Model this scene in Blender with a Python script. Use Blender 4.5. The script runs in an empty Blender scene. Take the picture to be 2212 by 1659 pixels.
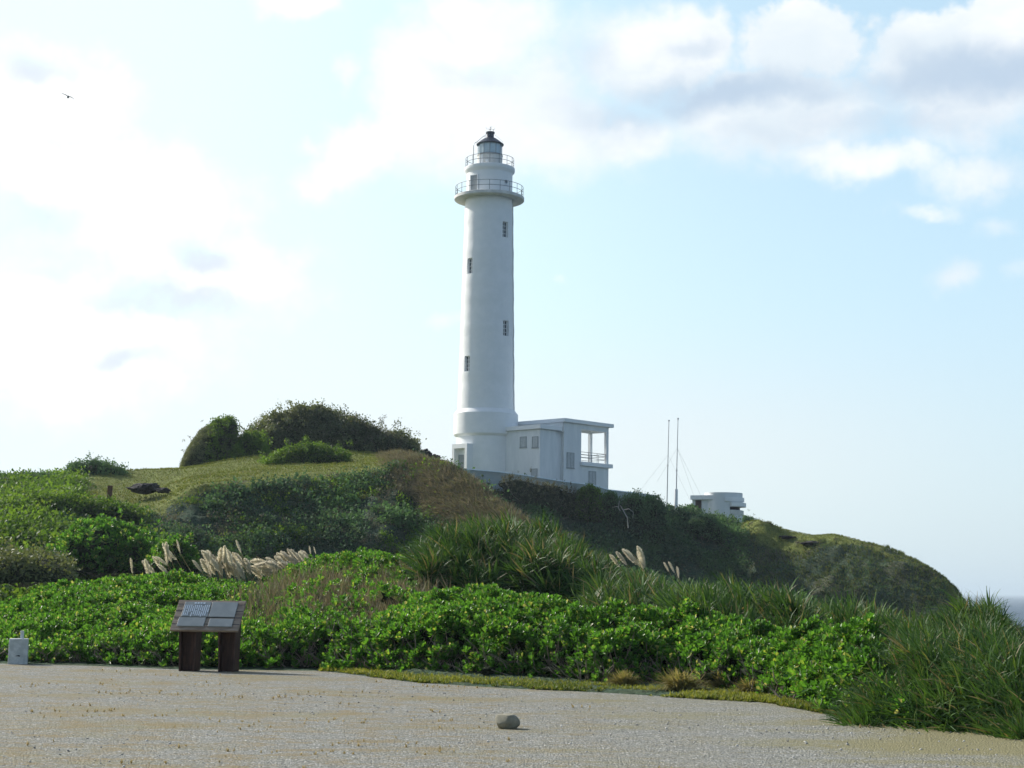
import bpy, bmesh, math, random
import numpy as np
from math import radians, sin, cos, tan, pi, atan2, hypot
from mathutils import Vector, Matrix

random.seed(7)
RNG = np.random.default_rng(11)
SC = bpy.context.scene
COL = SC.collection

# ------------------------------------------------------------------ camera
FPX = 3500.0            # focal length in units of a 2212 px wide frame
PITCH = math.atan((1268 - 829.5) / FPX)
ROLL = radians(0.75)
EYE = np.array([0.0, 0.0, 1.6])
_F = np.array([0, cos(PITCH), sin(PITCH)])
_R0 = np.array([1.0, 0, 0]); _U0 = np.array([0, -sin(PITCH), cos(PITCH)])
_R = _R0 * cos(ROLL) + _U0 * sin(ROLL)
_U = _U0 * cos(ROLL) - _R0 * sin(ROLL)
cam_d = bpy.data.cameras.new("camera"); cam = bpy.data.objects.new("camera", cam_d)
COL.objects.link(cam); SC.camera = cam
cam_d.lens = 36 * FPX / 2212; cam_d.sensor_width = 36
cam_d.clip_start = 0.1; cam_d.clip_end = 200000
cam.matrix_world = Matrix(((_R[0], _U[0], -_F[0], EYE[0]), (_R[1], _U[1], -_F[1], EYE[1]),
                           (_R[2], _U[2], -_F[2], EYE[2]), (0, 0, 0, 1)))

def ray(px, py):
    px = np.asarray(px, float); py = np.asarray(py, float)
    a = (px - 1106) / FPX; b = (829.5 - py) / FPX
    return _F + a[..., None] * _R + b[..., None] * _U
def pt(px, py, r):
    """point seen at (px, py) at horizontal distance r"""
    d = ray(px, py); h = np.hypot(d[..., 0], d[..., 1])
    return EYE + d * (np.asarray(r) / h)[..., None]
def gp(px, py, z=0.0):
    d = ray(px, py); return EYE + d * ((z - EYE[2]) / d[..., 2])[..., None]
def proj(P):
    q = P - EYE; w = q @ _F
    return 1106 + FPX * (q @ _R) / w, 829.5 - FPX * (q @ _U) / w
def zrow(px, row, r): return float(pt(px, row, r)[2])

# ------------------------------------------------------------------ light
SUN_EL = radians(33); SUN_AZ = atan2(-0.80, 0.60)      # azimuth measured from +Y towards +X
SUND = Vector((sin(SUN_AZ) * cos(SUN_EL), cos(SUN_AZ) * cos(SUN_EL), sin(SUN_EL)))
sl = bpy.data.lights.new("sun", 'SUN'); sl.energy = 5.0; sl.angle = radians(0.5); sl.color = (1, 0.94, 0.85)
so = bpy.data.objects.new("sun", sl); COL.objects.link(so)
so.rotation_euler = SUND.to_track_quat('Z', 'Y').to_euler()

class N:
    """tiny expression builder on shader math nodes"""
    tree = None
    def __init__(s, v): s.v = v
    @staticmethod
    def m(op, *a, clamp=False):
        n = N.tree.nodes.new('ShaderNodeMath'); n.operation = op; n.use_clamp = clamp
        for i, x in enumerate(a):
            x = x.v if isinstance(x, N) else x
            if isinstance(x, (int, float)): n.inputs[i].default_value = x
            else: N.tree.links.new(x, n.inputs[i])
        return N(n.outputs[0])
    def __add__(s, o): return N.m('ADD', s, o)
    def __radd__(s, o): return N.m('ADD', s, o)
    def __sub__(s, o): return N.m('SUBTRACT', s, o)
    def __rsub__(s, o): return N.m('SUBTRACT', o, s)
    def __mul__(s, o): return N.m('MULTIPLY', s, o)
    def __rmul__(s, o): return N.m('MULTIPLY', s, o)
    def __truediv__(s, o): return N.m('DIVIDE', s, o)
def smooth(x, a, b):
    n = N.tree.nodes.new('ShaderNodeMapRange'); n.interpolation_type = 'SMOOTHSTEP'
    N.tree.links.new(x.v, n.inputs[0]); n.inputs[1].default_value = a; n.inputs[2].default_value = b
    return N(n.outputs[0])
def nz(scale, detail=6, rough=0.55, vec=None, mapscale=None, loc=None, out=0):
    t = N.tree; n = t.nodes.new('ShaderNodeTexNoise'); n.inputs['Scale'].default_value = scale
    n.inputs['Detail'].default_value = detail; n.inputs['Roughness'].default_value = rough
    if vec is not None:
        if mapscale or loc:
            mp = t.nodes.new('ShaderNodeMapping'); t.links.new(vec, mp.inputs[0])
            if mapscale: mp.inputs['Scale'].default_value = mapscale
            if loc: mp.inputs['Location'].default_value = loc
            vec = mp.outputs[0]
        t.links.new(vec, n.inputs['Vector'])
    return N(n.outputs[out])

def mixc(f, a, b):
    n = N.tree.nodes.new('ShaderNodeMix'); n.data_type = 'RGBA'
    for sock, x in ((n.inputs[0], f), (n.inputs[6], a), (n.inputs[7], b)):
        x = x.v if isinstance(x, N) else x
        if isinstance(x, (int, float)): sock.default_value = x
        elif isinstance(x, tuple): sock.default_value = (*x[:3], 1)
        else: N.tree.links.new(x, sock)
    return n.outputs[2]

W = bpy.data.worlds.new("World"); SC.world = W; W.use_nodes = True
t = W.node_tree; t.nodes.clear(); N.tree = t
sky = t.nodes.new('ShaderNodeTexSky'); sky.sky_type = 'NISHITA'; sky.sun_disc = False
sky.sun_elevation = SUN_EL; sky.sun_rotation = SUN_AZ; sky.air_density = 1.0; sky.dust_density = 1.6; sky.ozone_density = 1.0
sky.altitude = 0
tc = t.nodes.new('ShaderNodeTexCoord'); sep = t.nodes.new('ShaderNodeSeparateXYZ')
t.links.new(tc.outputs['Generated'], sep.inputs[0])
DX, DY, DZ = (N(sep.outputs[i]) for i in range(3))
# angular coordinates of the sky: X runs with azimuth, Y with elevation, 61.1 units to a degree
AZ = N.m('ARCTAN2', DX, DY) * (61.1 * 180 / pi) + 1106.0
EL = 1268.0 - N.m('ARCSINE', DZ) * (61.1 * 180 / pi)
G = tc.outputs['Generated']
w1 = nz(7, 5, 0.6, G); w2 = nz(7, 5, 0.6, G, loc=(5, 3, 1))
w3 = nz(30, 5, 0.6, G, loc=(2, 7, 3)); w4 = nz(30, 5, 0.6, G, loc=(9, 1, 6))
XA = AZ + (w1 - 0.5) * 260.0 + (w3 - 0.5) * 110.0
YA = EL + (w2 - 0.5) * 200.0 + (w4 - 0.5) * 90.0
def blob(cx, cy, sx, sy, amp, X=XA, Y=YA, rot=0.0):
    a = (X - cx); b = (Y - cy)
    if rot:
        c, s_ = cos(radians(rot)), sin(radians(rot)); a, b = a * c + b * s_, b * c - a * s_
    a = a * (1.0 / sx); b = b * (1.0 / sy)
    return N.m('EXPONENT', (a * a + b * b) * -1.0) * amp
def field(L, **k):
    f = None
    for q in L:
        g = blob(*q, **k) if not isinstance(q[-1], dict) else blob(*q[:-1], **q[-1], **k)
        f = g if f is None else N.m('MAXIMUM', f, g)
    return f
CL = [(60, 290, 230, 130, 1.0), (250, 470, 320, 160, .95), (450, 620, 260, 110, .9), (150, 760, 420, 190, .9),
      (600, 20, 110, 60, .9), (720, 195, 70, 55, .62), (640, 345, 60, 35, .55), (760, 350, 170, 80, .8, dict(rot=-25)),
      (900, 200, 150, 190, 1.0), (1020, 70, 170, 110, .95), (1100, 250, 260, 150, 1.1), (1400, 130, 260, 120, 1.0),
      (1350, 290, 240, 70, .85), (1750, 130, 190, 110, 1.0), (1680, 260, 330, 120, 1.1), (2080, 200, 260, 170, 1.1),
      (1880, 360, 260, 60, .85), (2100, 390, 200, 70, .8), (1980, 460, 110, 28, .6), (2170, 90, 130, 70, 1.0),
      (2040, 600, 75, 45, .62), (2130, 505, 75, 40, .5), (2180, 600, 60, 30, .42), (950, 705, 90, 30, .5), (1215, 600, 40, 15, .5)]
FLD = field(CL)
fb = nz(13, 9, 0.62, G, loc=(1, 2, 3)); fine = nz(42, 6, 0.6, G, loc=(4, 4, 4))
crisp = smooth(EL, 260.0, 60.0) * smooth(AZ, 1350.0, 1700.0)
dens = smooth((FLD + (fb - 0.5) * 0.95 + (fine - 0.5) * 0.42 - 0.55) * (crisp * 2.2 + 1.0), -0.30, 0.34)
# clouds away from the photographed part of the sky
back = smooth(nz(2.2, 8, 0.6, G, loc=(7, 7, 7)), 0.50, 0.68)
front = smooth(N.m('ABSOLUTE', AZ - 1106.0), 1900.0, 1300.0) * smooth(EL, -500.0, -100.0)
dens = N.m('ADD', dens * front, back * (1.0 - front) * 0.8, clamp=True)
# grey undersides
GR = [(2120, 215, 330, 70, .85), (1950, 290, 300, 50, .6), (1600, 225, 330, 55, .85), (1330, 245, 170, 50, .6), (1500, 130, 120, 30, .4),
      (960, 165, 110, 30, .4), (430, 585, 90, 36, .95), (380, 670, 200, 38, 1.0), (40, 520, 140, 42, .95),
      (70, 235, 100, 40, .8), (310, 795, 90, 30, .8), (120, 620, 120, 22, .6), (1230, 130, 90, 40, .4), (1700, 320, 200, 40, .4)]
gr = smooth(field(GR) + (nz(16, 6, 0.55, G, loc=(3, 9, 2)) - 0.5) * 0.6, 0.0, 0.90)
left = smooth(AZ, 1500.0, 500.0)                       # towards the sun the clouds glare
soft = smooth(nz(9, 8, 0.6, G, loc=(6, 2, 8), mapscale=(1, 1, 1.8)), 0.34, 0.66)
ccol = mixc(left, mixc(soft, (0.68, 0.75, 0.80), (0.84, 0.86, 0.87)), (0.93, 0.95, 0.96)); ccol = mixc(gr * (1.0 - left * 0.2), ccol, mixc(left, (0.44, 0.545, 0.67), (0.58, 0.65, 0.74)))
# thin whitish veil low over the sea and towards the sun
veil = 0.56 + smooth(AZ, 1700.0, 0.0) * 0.36 + smooth(EL, 300.0, 1250.0) * 0.24
sk = t.nodes.new('ShaderNodeMix'); sk.data_type = 'RGBA'; sk.blend_type = 'MULTIPLY'; sk.inputs[0].default_value = 1
t.links.new(sky.outputs[0], sk.inputs[6]); sk.inputs[7].default_value = (0.95, 1.0, 1.0, 1)
b1 = t.nodes.new('ShaderNodeBackground'); t.links.new(sk.outputs[2], b1.inputs[0]); b1.inputs[1].default_value = 0.125
b3 = t.nodes.new('ShaderNodeBackground'); band = N.m('EXPONENT', (EL - 960.0) * (EL - 960.0) * (-1.0 / 190.0 ** 2)) * smooth(AZ, 2500.0, 1300.0) * 0.75
t.links.new(mixc(band, mixc(smooth(AZ, 2300.0, 300.0), mixc(smooth(EL, 400.0, 1250.0), (0.57, 0.80, 0.93), (0.58, 0.71, 0.79)), (0.74, 0.93, 0.94)), (0.73, 0.765, 0.80)), b3.inputs[0]); b3.inputs[1].default_value = 1.0
mv = t.nodes.new('ShaderNodeMixShader'); t.links.new(N.m('MULTIPLY', veil, front).v, mv.inputs[0])
t.links.new(b1.outputs[0], mv.inputs[1]); t.links.new(b3.outputs[0], mv.inputs[2])
b2 = t.nodes.new('ShaderNodeBackground'); t.links.new(ccol, b2.inputs[0]); b2.inputs[1].default_value = 1.0
mx = t.nodes.new('ShaderNodeMixShader'); t.links.new(dens.v, mx.inputs[0])
t.links.new(mv.outputs[0], mx.inputs[1]); t.links.new(b2.outputs[0], mx.inputs[2])
wo = t.nodes.new('ShaderNodeOutputWorld'); t.links.new(mx.outputs[0], wo.inputs[0])
W.cycles.sampling_method = 'MANUAL'; W.cycles.sample_map_resolution = 512

SC.view_settings.view_transform = 'Standard'; SC.view_settings.look = 'None'
SC.view_settings.exposure = 0.32; SC.view_settings.gamma = 1.0
SC.cycles.volume_bounces = 0; SC.cycles.max_bounces = 8; SC.cycles.transparent_max_bounces = 8

# ------------------------------------------------------------------ helpers
def tag(o, label=None, cat=None, group=None, kind=None):
    if label: o['label'] = label
    if cat: o['category'] = cat
    if group: o['group'] = group
    if kind: o['kind'] = kind
    return o
def empty(name, loc, label, cat, group=None):
    o = bpy.data.objects.new(name, None); COL.objects.link(o); o.location = loc
    o.empty_display_size = 0.2
    return tag(o, label, cat, group)
def link(name, me, parent=None):
    o = bpy.data.objects.new(name, me); COL.objects.link(o)
    if parent: o.parent = parent
    return o
def mesh_np(name, V, F, mat, parent=None, smooth_=False, origin=(0, 0, 0)):
    """V (n,3) world, F (m,k). origin = world location of the object (children: of the parent)."""
    V = np.asarray(V, np.float32) - np.asarray(origin, np.float32); F = np.asarray(F, np.int32)
    me = bpy.data.meshes.new(name); k = F.shape[1]
    me.vertices.add(len(V)); me.vertices.foreach_set("co", V.ravel())
    me.loops.add(F.size); me.loops.foreach_set("vertex_index", F.ravel())
    me.polygons.add(len(F)); me.polygons.foreach_set("loop_start", np.arange(len(F), dtype=np.int32) * k)
    if smooth_: me.polygons.foreach_set("use_smooth", np.ones(len(F), bool))
    me.update(calc_edges=True); me.validate()
    for m in (mat if isinstance(mat, (list, tuple)) else [mat]): me.materials.append(m)
    o = link(name, me, parent)
    if parent is None: o.location = origin
    return o
class MB:
    """collects shapes in local coordinates, links them as one mesh object"""
    def __init__(s, M=None): s.bm = bmesh.new(); s.M = M or Matrix()
    def box(s, x0, x1, y0, y1, z0, z1, M=None):
        vs = [s.bm.verts.new((M or Matrix()) @ Vector(c)) for c in
              [(x0, y0, z0), (x1, y0, z0), (x1, y1, z0), (x0, y1, z0), (x0, y0, z1), (x1, y0, z1), (x1, y1, z1), (x0, y1, z1)]]
        for f in ((0, 3, 2, 1), (4, 5, 6, 7), (0, 1, 5, 4), (1, 2, 6, 5), (2, 3, 7, 6), (3, 0, 4, 7)):
            s.bm.faces.new([vs[i] for i in f])
        return s
    def prism(s, pts, z0, z1):
        a = [s.bm.verts.new((x, y, z0)) for x, y in pts]; b = [s.bm.verts.new((x, y, z1)) for x, y in pts]
        s.bm.faces.new(a[::-1]); s.bm.faces.new(b); n = len(pts)
        for i in range(n): s.bm.faces.new((a[i], a[(i + 1) % n], b[(i + 1) % n], b[i]))
        return s
    def tube(s, P, r, n=6, r1=None, closed=False, caps=True):
        P = [Vector(p) for p in P]; rings = []; m = len(P)
        up = Vector((0, 0, 1))
        for i, p in enumerate(P):
            if closed: d = P[(i + 1) % m] - P[i - 1]
            else: d = P[min(i + 1, m - 1)] - P[max(i - 1, 0)]
            d.normalize(); a = d.cross(up)
            if a.length < 0.1: a = d.cross(Vector((1, 0, 0)))
            a.normalize(); b = d.cross(a)
            rr = r if r1 is None else r + (r1 - r) * i / max(1, m - 1)
            rings.append([s.bm.verts.new(p + (a * cos(2 * pi * k / n) + b * sin(2 * pi * k / n)) * rr) for k in range(n)])
        for i in range(m if closed else m - 1):
            A, B = rings[i], rings[(i + 1) % m]
            for k in range(n): s.bm.faces.new((A[k], A[(k + 1) % n], B[(k + 1) % n], B[k]))
        if caps and not closed: s.bm.faces.new(rings[0][::-1]); s.bm.faces.new(rings[-1])
        return s
    def lathe(s, prof, n=64, a0=0, a1=2 * pi, cx=0, cy=0):
        full = abs(a1 - a0 - 2 * pi) < 1e-6; m = n if full else n + 1; R = []
        for r, z in prof:
            R.append([s.bm.verts.new((cx + r * cos(a0 + (a1 - a0) * k / n), cy + r * sin(a0 + (a1 - a0) * k / n), z)) for k in range(m)])
        for i in range(len(prof) - 1):
            for k in range(n):
                k2 = (k + 1) % m
                if not full and k == n: continue
                s.bm.faces.new((R[i][k], R[i][k2], R[i + 1][k2], R[i + 1][k]))
        return s
    def build(s, name, mat, parent=None, loc=None, rotz=0, smooth_=False, bevel=0, autos=None):
        bmesh.ops.recalc_face_normals(s.bm, faces=s.bm.faces)
        if bevel:
            es = [e for e in s.bm.edges if len(e.link_faces) == 2 and e.calc_face_angle(0) > 0.6]
            bmesh.ops.bevel(s.bm, geom=es, offset=bevel, segments=2, affect='EDGES', profile=0.5)
        me = bpy.data.meshes.new(name); s.bm.to_mesh(me); s.bm.free()
        if smooth_: me.polygons.foreach_set("use_smooth", [True] * len(me.polygons))
        if autos: me.set_sharp_from_angle(angle=autos)
        me.materials.append(mat); o = link(name, me, parent)
        if loc is not None: o.location = loc
        o.rotation_euler.z = rotz
        return o

def fbm(P, scale, octs=4, seed=0, rough=0.5):
    P = np.asarray(P, float) * scale; out = np.zeros(len(P)); amp = 1; tot = 0
    for o in range(octs):
        Q = P + seed * 17.3 + o * 31.7; i = np.floor(Q).astype(np.int64); f = Q - i; f = f * f * (3 - 2 * f)
        def h(a, b, c):
            n = (a * 73856093) ^ (b * 19349663) ^ (c * 83492791) ^ (seed * 2654435)
            n = (n ^ (n >> 13)) * 1274126177 & 0x7fffffff; return (n ^ (n >> 15)) % 65536 / 65535.0
        v = 0
        for dx in (0, 1):
            for dy in (0, 1):
                for dz in (0, 1):
                    w = (f[:, 0] if dx else 1 - f[:, 0]) * (f[:, 1] if dy else 1 - f[:, 1]) * (f[:, 2] if dz else 1 - f[:, 2])
                    v = v + w * h(i[:, 0] + dx, i[:, 1] + dy, i[:, 2] + dz)
        out += amp * (v - 0.5) * 2; tot += amp; amp *= rough; P = P * 2.03
    return out / tot
def I(x, *pairs):
    xs = [p[0] for p in pairs]; ys = [p[1] for p in pairs]; return np.interp(x, xs, ys)
def inpoly(x, y, poly):
    x = np.asarray(x); y = np.asarray(y); c = np.zeros(x.shape, bool); n = len(poly)
    for i in range(n):
        x1, y1 = poly[i]; x2, y2 = poly[(i + 1) % n]
        k = ((y1 > y) != (y2 > y)) & (x < (x2 - x1) * (y - y1) / ((y2 - y1) or 1e-9) + x1); c ^= k
    return c

# ------------------------------------------------------------------ materials
def new_mat(name):
    m = bpy.data.materials.new(name); m.use_nodes = True; N.tree = m.node_tree
    return m, m.node_tree, m.node_tree.nodes['Principled BSDF']
def bump(t, b, h, strength=0.3, dist=0.02):
    n = t.nodes.new('ShaderNodeBump'); n.inputs['Strength'].default_value = strength; n.inputs['Distance'].default_value = dist
    t.links.new(h.v if isinstance(h, N) else h, n.inputs['Height']); t.links.new(n.outputs[0], b.inputs['Normal'])
def obj_co(t):
    return t.nodes.new('ShaderNodeTexCoord').outputs['Object']
def geo_pos(t):
    return t.nodes.new('ShaderNodeNewGeometry').outputs['Position']
def plain(name, c1, c2, scale=3, rough=0.6, bs=0.2, bd=0.02, streak=None, metal=0, wob=None, spec=0.3):
    m, t, b = new_mat(name); co = geo_pos(t)
    f = smooth(nz(scale, 6, 0.6, co, mapscale=streak), 0.35, 0.7)
    t.links.new(mixc(f, c1, c2), b.inputs['Base Color']); b.inputs['Roughness'].default_value = rough
    b.inputs['Metallic'].default_value = metal; b.inputs['Specular IOR Level'].default_value = spec
    h = nz(scale * 6, 5, 0.6, co)
    if wob: h = h + nz(wob, 3, 0.5, co) * 6.0
    bump(t, b, h, bs, bd)
    return m
def leafmat(name, cols, trans=0.4, rough=0.45, spec=0.35, tcol=None, var=0):
    """cols: [(pos, rgb)...] picked per leaf"""
    m, t, b = new_mat(name); g = t.nodes.new('ShaderNodeNewGeometry')
    r = t.nodes.new('ShaderNodeValToRGB'); e = r.color_ramp.elements
    while len(e) > 1: e.remove(e[-1])
    e[0].position = cols[0][0]; e[0].color = (*cols[0][1], 1)
    for p, c in cols[1:]: q = e.new(p); q.color = (*c, 1)
    t.links.new(g.outputs['Random Per Island'], r.inputs[0])
    lum = nz(0.55, 3, 0.5, g.outputs['Position'])
    col = mixc(smooth(lum, 0.35, 0.65) * 0.35, r.outputs[0], (cols[0][1][0] * .8, cols[0][1][1] * .8, cols[0][1][2]))
    if var:      # clumps of different species and dryness
        v1 = smooth(nz(0.22, 4, 0.6, g.outputs['Position']), 0.42, 0.60); v2 = smooth(nz(0.5, 4, 0.6, g.outputs['Position'], loc=(4, 8, 2)), 0.52, 0.64)
        col = mixc(v1 * 0.55, col, tuple(min(1, q * f_) for q, f_ in zip(cols[-2][1], (1.5, 1.5, 1.1)))); col = mixc(v2 * 0.35, col, (cols[0][1][0] * 1.5, cols[0][1][1] * 1.1, cols[0][1][2] * 1.0))
    t.links.new(col, b.inputs['Base Color']); b.inputs['Roughness'].default_value = rough
    b.inputs['Specular IOR Level'].default_value = spec
    tr = t.nodes.new('ShaderNodeBsdfTranslucent')
    mm = t.nodes.new('ShaderNodeMix'); mm.data_type = 'RGBA'; mm.blend_type = 'MULTIPLY'; mm.inputs[0].default_value = 1
    t.links.new(col, mm.inputs[6]); mm.inputs[7].default_value = (*(tcol or (1.6, 1.5, 0.6)), 1)
    t.links.new(mm.outputs[2], tr.inputs[0])
    ms = t.nodes.new('ShaderNodeMixShader'); ms.inputs[0].default_value = trans
    t.links.new(b.outputs[0], ms.inputs[1]); t.links.new(tr.outputs[0], ms.inputs[2])
    t.links.new(ms.outputs[0], t.nodes['Material Output'].inputs[0])
    return m

M_white = plain('white_lime_paint', (0.78, 0.80, 0.80), (0.83, 0.84, 0.84), 1.2, 0.6, 0.18, 0.04, wob=0.7)
M_white2 = plain('white_wall_paint', (0.68, 0.71, 0.72), (0.79, 0.81, 0.815), 0.8, 0.65, 0.2, 0.03, streak=(1.6, 1.6, 0.35))
M_soffit = plain('pale_concrete', (0.55, 0.55, 0.52), (0.66, 0.66, 0.63), 2, 0.7)
M_bluewall = plain('pale_blue_wall_paint', (0.68, 0.79, 0.84), (0.78, 0.86, 0.89), 2.5, 0.7, 0.3)
M_rail = plain('dark_iron', (0.10, 0.12, 0.14), (0.17, 0.19, 0.21), 8, 0.5)
M_roof = plain('dark_lantern_metal', (0.035, 0.045, 0.06), (0.07, 0.08, 0.10), 5, 0.4, metal=0.2)
M_shutter = plain('grey_shutter', (0.40, 0.43, 0.44), (0.50, 0.53, 0.54), 5, 0.6)
M_door = plain('grey_door', (0.26, 0.29, 0.30), (0.32, 0.35, 0.36), 5, 0.5)
M_dark = plain('dark_opening', (0.02, 0.02, 0.03), (0.035, 0.03, 0.04), 5, 0.8)
M_brown_door = plain('dark_brown_door', (0.05, 0.03, 0.03), (0.08, 0.05, 0.05), 5, 0.6)
M_glassd = plain('window_glass', (0.05, 0.07, 0.09), (0.08, 0.10, 0.12), 5, 0.15, 0.0, spec=0.6)
M_lglass = plain('lantern_glass', (0.34, 0.46, 0.52), (0.44, 0.56, 0.60), 1.2, 0.12, 0.0, spec=0.8)
M_galv = plain('galvanised_steel', (0.36, 0.38, 0.40), (0.48, 0.50, 0.52), 6, 0.4, metal=0.4)
M_rust = plain('dark_brown_stained_timber', (0.040, 0.021, 0.016), (0.082, 0.042, 0.030), 9, 0.75, 0.4, streak=(2, 2, 0.4))
M_board = plain('weathered_board', (0.20, 0.155, 0.12), (0.34, 0.28, 0.22), 7, 0.8, 0.4, streak=(0.4, 2, 2))
M_plaque = plain('blue_grey_plaque', (0.22, 0.25, 0.255), (0.28, 0.31, 0.315), 3, 0.5, 0.05)
M_letter = plain('pale_engraved_letters', (0.58, 0.66, 0.74), (0.66, 0.74, 0.82), 3, 0.5)
M_concrete = plain('weathered_white_concrete', (0.38, 0.42, 0.42), (0.58, 0.62, 0.62), 6, 0.8, 0.5)
M_rock = plain('black_volcanic_rock', (0.028, 0.028, 0.032), (0.085, 0.08, 0.078), 3, 0.95, 1.0, 0.15)
M_boulder = plain('tan_boulder_stone', (0.20, 0.19, 0.14), (0.33, 0.31, 0.235), 9, 0.9, 0.5, 0.01)
M_wood = plain('bare_pale_twigs', (0.16, 0.13, 0.10), (0.30, 0.26, 0.21), 12, 0.9)
M_drift = plain('bleached_branch', (0.38, 0.37, 0.34), (0.52, 0.50, 0.46), 10, 0.9)
M_postb = plain('brown_post', (0.10, 0.05, 0.03), (0.15, 0.08, 0.05), 10, 0.9)
M_bird = plain('grey_feathers', (0.10, 0.14, 0.18), (0.16, 0.21, 0.25), 10, 0.8)

#@@TERRAIN
# ------------------------------------------------------------------ terrain
def edge_r(px):     # distance at which the gravel ends
    row = I(px, (-1500, 1420), (-200, 1430), (0, 1433), (200, 1438), (400, 1446), (700, 1449), (760, 1456), (900, 1474), (1100, 1487),
            (1300, 1496), (1500, 1508), (1650, 1516), (1720, 1528), (1850, 1552), (1950, 1570), (2100, 1578), (2212, 1583), (2500, 1600), (3800, 1640))
    g = gp(px, row); return np.hypot(g[..., 0], g[..., 1])
def c1_row(px): return I(px, (-1500, 1100), (-200, 1095), (0, 1090), (200, 1112), (300, 1112), (345, 1098), (400, 1058), (440, 1046), (520, 1037), (640, 1031), (760, 1018),
                         (850, 994), (900, 988), (960, 1003), (1000, 1028), (1050, 1062), (1100, 1098), (1160, 1140), (1250, 1212), (1400, 1268), (1800, 1340), (2100, 1430), (2300, 1600), (3800, 1900))
def c1_r(px): return I(px, (-1500, 88), (0, 92), (300, 96), (700, 103), (900, 105), (1000, 101), (1150, 92), (1400, 85), (3800, 80))
def c2_row(px): return I(px, (-1500, 0), (1050, 0), (1100, 5), (1450, 9), (1590, 6), (1640, 1), (3800, 0)) + I(px, (-1500, 1100), (-300, 1060), (0, 1046), (140, 1032), (270, 1022), (380, 1016), (560, 987), (650, 976), (760, 975), (870, 983),
                         (950, 1002), (994, 1016), (1014, 1023), (1073, 1035), (1150, 1040), (1200, 1047), (1282, 1060), (1330, 1073), (1400, 1082), (1450, 1094), (1500, 1102), (1560, 1115),
                         (1610, 1130), (1690, 1145), (1755, 1157), (1800, 1153), (1840, 1165), (1900, 1180), (1980, 1214), (2030, 1245), (2060, 1275), (2080, 1308), (2090, 1350), (2110, 1450), (2160, 1650), (2300, 1900), (3800, 2300))
def c2_r(px): return I(px, (-1500, 115), (0, 118), (400, 125), (600, 131), (850, 141), (1000, 148), (1300, 150), (1600, 156), (1800, 150), (2080, 140), (2200, 130), (3800, 110))

pxs = np.concatenate([np.linspace(-1500, -150, 40)[:-1], np.linspace(-150, 2300, 520), np.linspace(2300, 3800, 40)[1:]])
_d = ray(pxs, np.full(len(pxs), 1150.0)); BEAR = np.arctan2(_d[:, 0], _d[:, 1])
zc = lambda px, row, r: pt(px, row, r)[..., 2]
re_ = edge_r(pxs); r1 = c1_r(pxs); r2 = c2_r(pxs)
z1 = zc(pxs, c1_row(pxs), r1); z2 = zc(pxs, c2_row(pxs), r2)
z2 = np.maximum(z2, -26); z1 = np.maximum(z1, -26)
# foreground mound
rm = I(pxs, (-1500, 52), (0, 50), (300, 48), (800, 46), (1000, 44), (1400, 40), (1800, 36), (2100, 28), (3800, 24))
zm = I(pxs, (-1500, .2), (0, .15), (200, .7), (400, 1.2), (700, 1.6), (900, 1.6), (1100, 1.0), (1400, .6), (1700, .2), (1850, -.2), (2000, -.4), (2212, -.9), (3800, -3))
# valley behind it
zv = I(pxs, (-1500, .2), (0, .2), (900, .1), (1500, -1.0), (1900, -5), (2100, -9), (3800, -16))
wl = I(pxs, (-1500, 1), (0, 1), (150, .95), (330, .5), (420, 0), (3800, 0))                    # gentle left slope
foot = I(pxs, (-1500, 25), (0, 24), (330, 17), (420, 12), (900, 12), (1100, 10), (3800, 6))
zf = np.minimum(z1 - 0.5, I(pxs, (-1500, 1), (0, 1.2), (400, 1.2), (1000, 1.0), (1400, 0), (1900, -5), (2100, -10), (3800, -20)))
ws = I(pxs, (-1500, 0), (860, 0), (960, .35), (1060, 1), (3800, 1))                            # saddle between spur and ridge
rs = r1 * .5 + r2 * .5; zs = z1 * .5 + z2 * .5
rs = rs * (1 - ws) + (r2 - 16) * ws
zs = zs * (1 - ws) + np.minimum(z2 - 10.5, z1 + 20) * ws
zs = np.minimum(zs, z2 - .05)
rq = r2 - np.where(ws > .3, 4.0, 6.0); zq = z2 - I(pxs, (-1500, .3), (860, .3), (980, .8), (1060, 1.9), (1560, 1.9), (1640, .5), (1820, .5), (1900, 1.5), (3800, 2))
CR = np.stack([re_, re_ + 1.5, rm, rm + 14, r1 - foot, r1, np.maximum(rs, r1 + 3), rq, r2, r2 + 16, r2 + 40, r2 + 75, r2 + 75 + 60], 1)
CZ = np.stack([0 * pxs, .06 + 0 * pxs, zm, zv, zf, z1, zs, zq, z2, z2 + .1, np.minimum(z2 - 4, 2), 0 * pxs - 19, 0 * pxs - 22], 1)
NS = [6, 20, 16, 20, 26, 30, 22, 10, 12, 14, 10, 4]
R_, Z_, K_ = [], [], []
for k, n in enumerate(NS):
    for j in range(n):
        s = j / n; R_.append(CR[:, k] * (1 - s) + CR[:, k + 1] * s); Z_.append(CZ[:, k] * (1 - s) + CZ[:, k + 1] * s); K_.append(k + s)
R_.append(CR[:, -1]); Z_.append(CZ[:, -1]); K_.append(len(NS))
R_ = np.array(R_).T; Z_ = np.array(Z_).T; K_ = np.array(K_)
for _ in range(3):
    Zs = Z_.copy(); Zs[:, 1:-1] = (Z_[:, :-2] + 2 * Z_[:, 1:-1] + Z_[:, 2:]) / 4; Z_ = np.where((K_ > 1)[None, :], Zs, Z_)
nc, nr = R_.shape
TX = R_ * np.sin(BEAR)[:, None]; TY = R_ * np.cos(BEAR)[:, None]
P0 = np.stack([TX, TY, Z_], -1).reshape(-1, 3)
rough = np.interp(K_, [0, 1, 2, 3, 4, 4.6, 5, 5.3, 6, 7, 8, 9, 12], [0, .1, .25, .3, .6, .9, .25, .12, .35, .45, .10, .2, .4])
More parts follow.
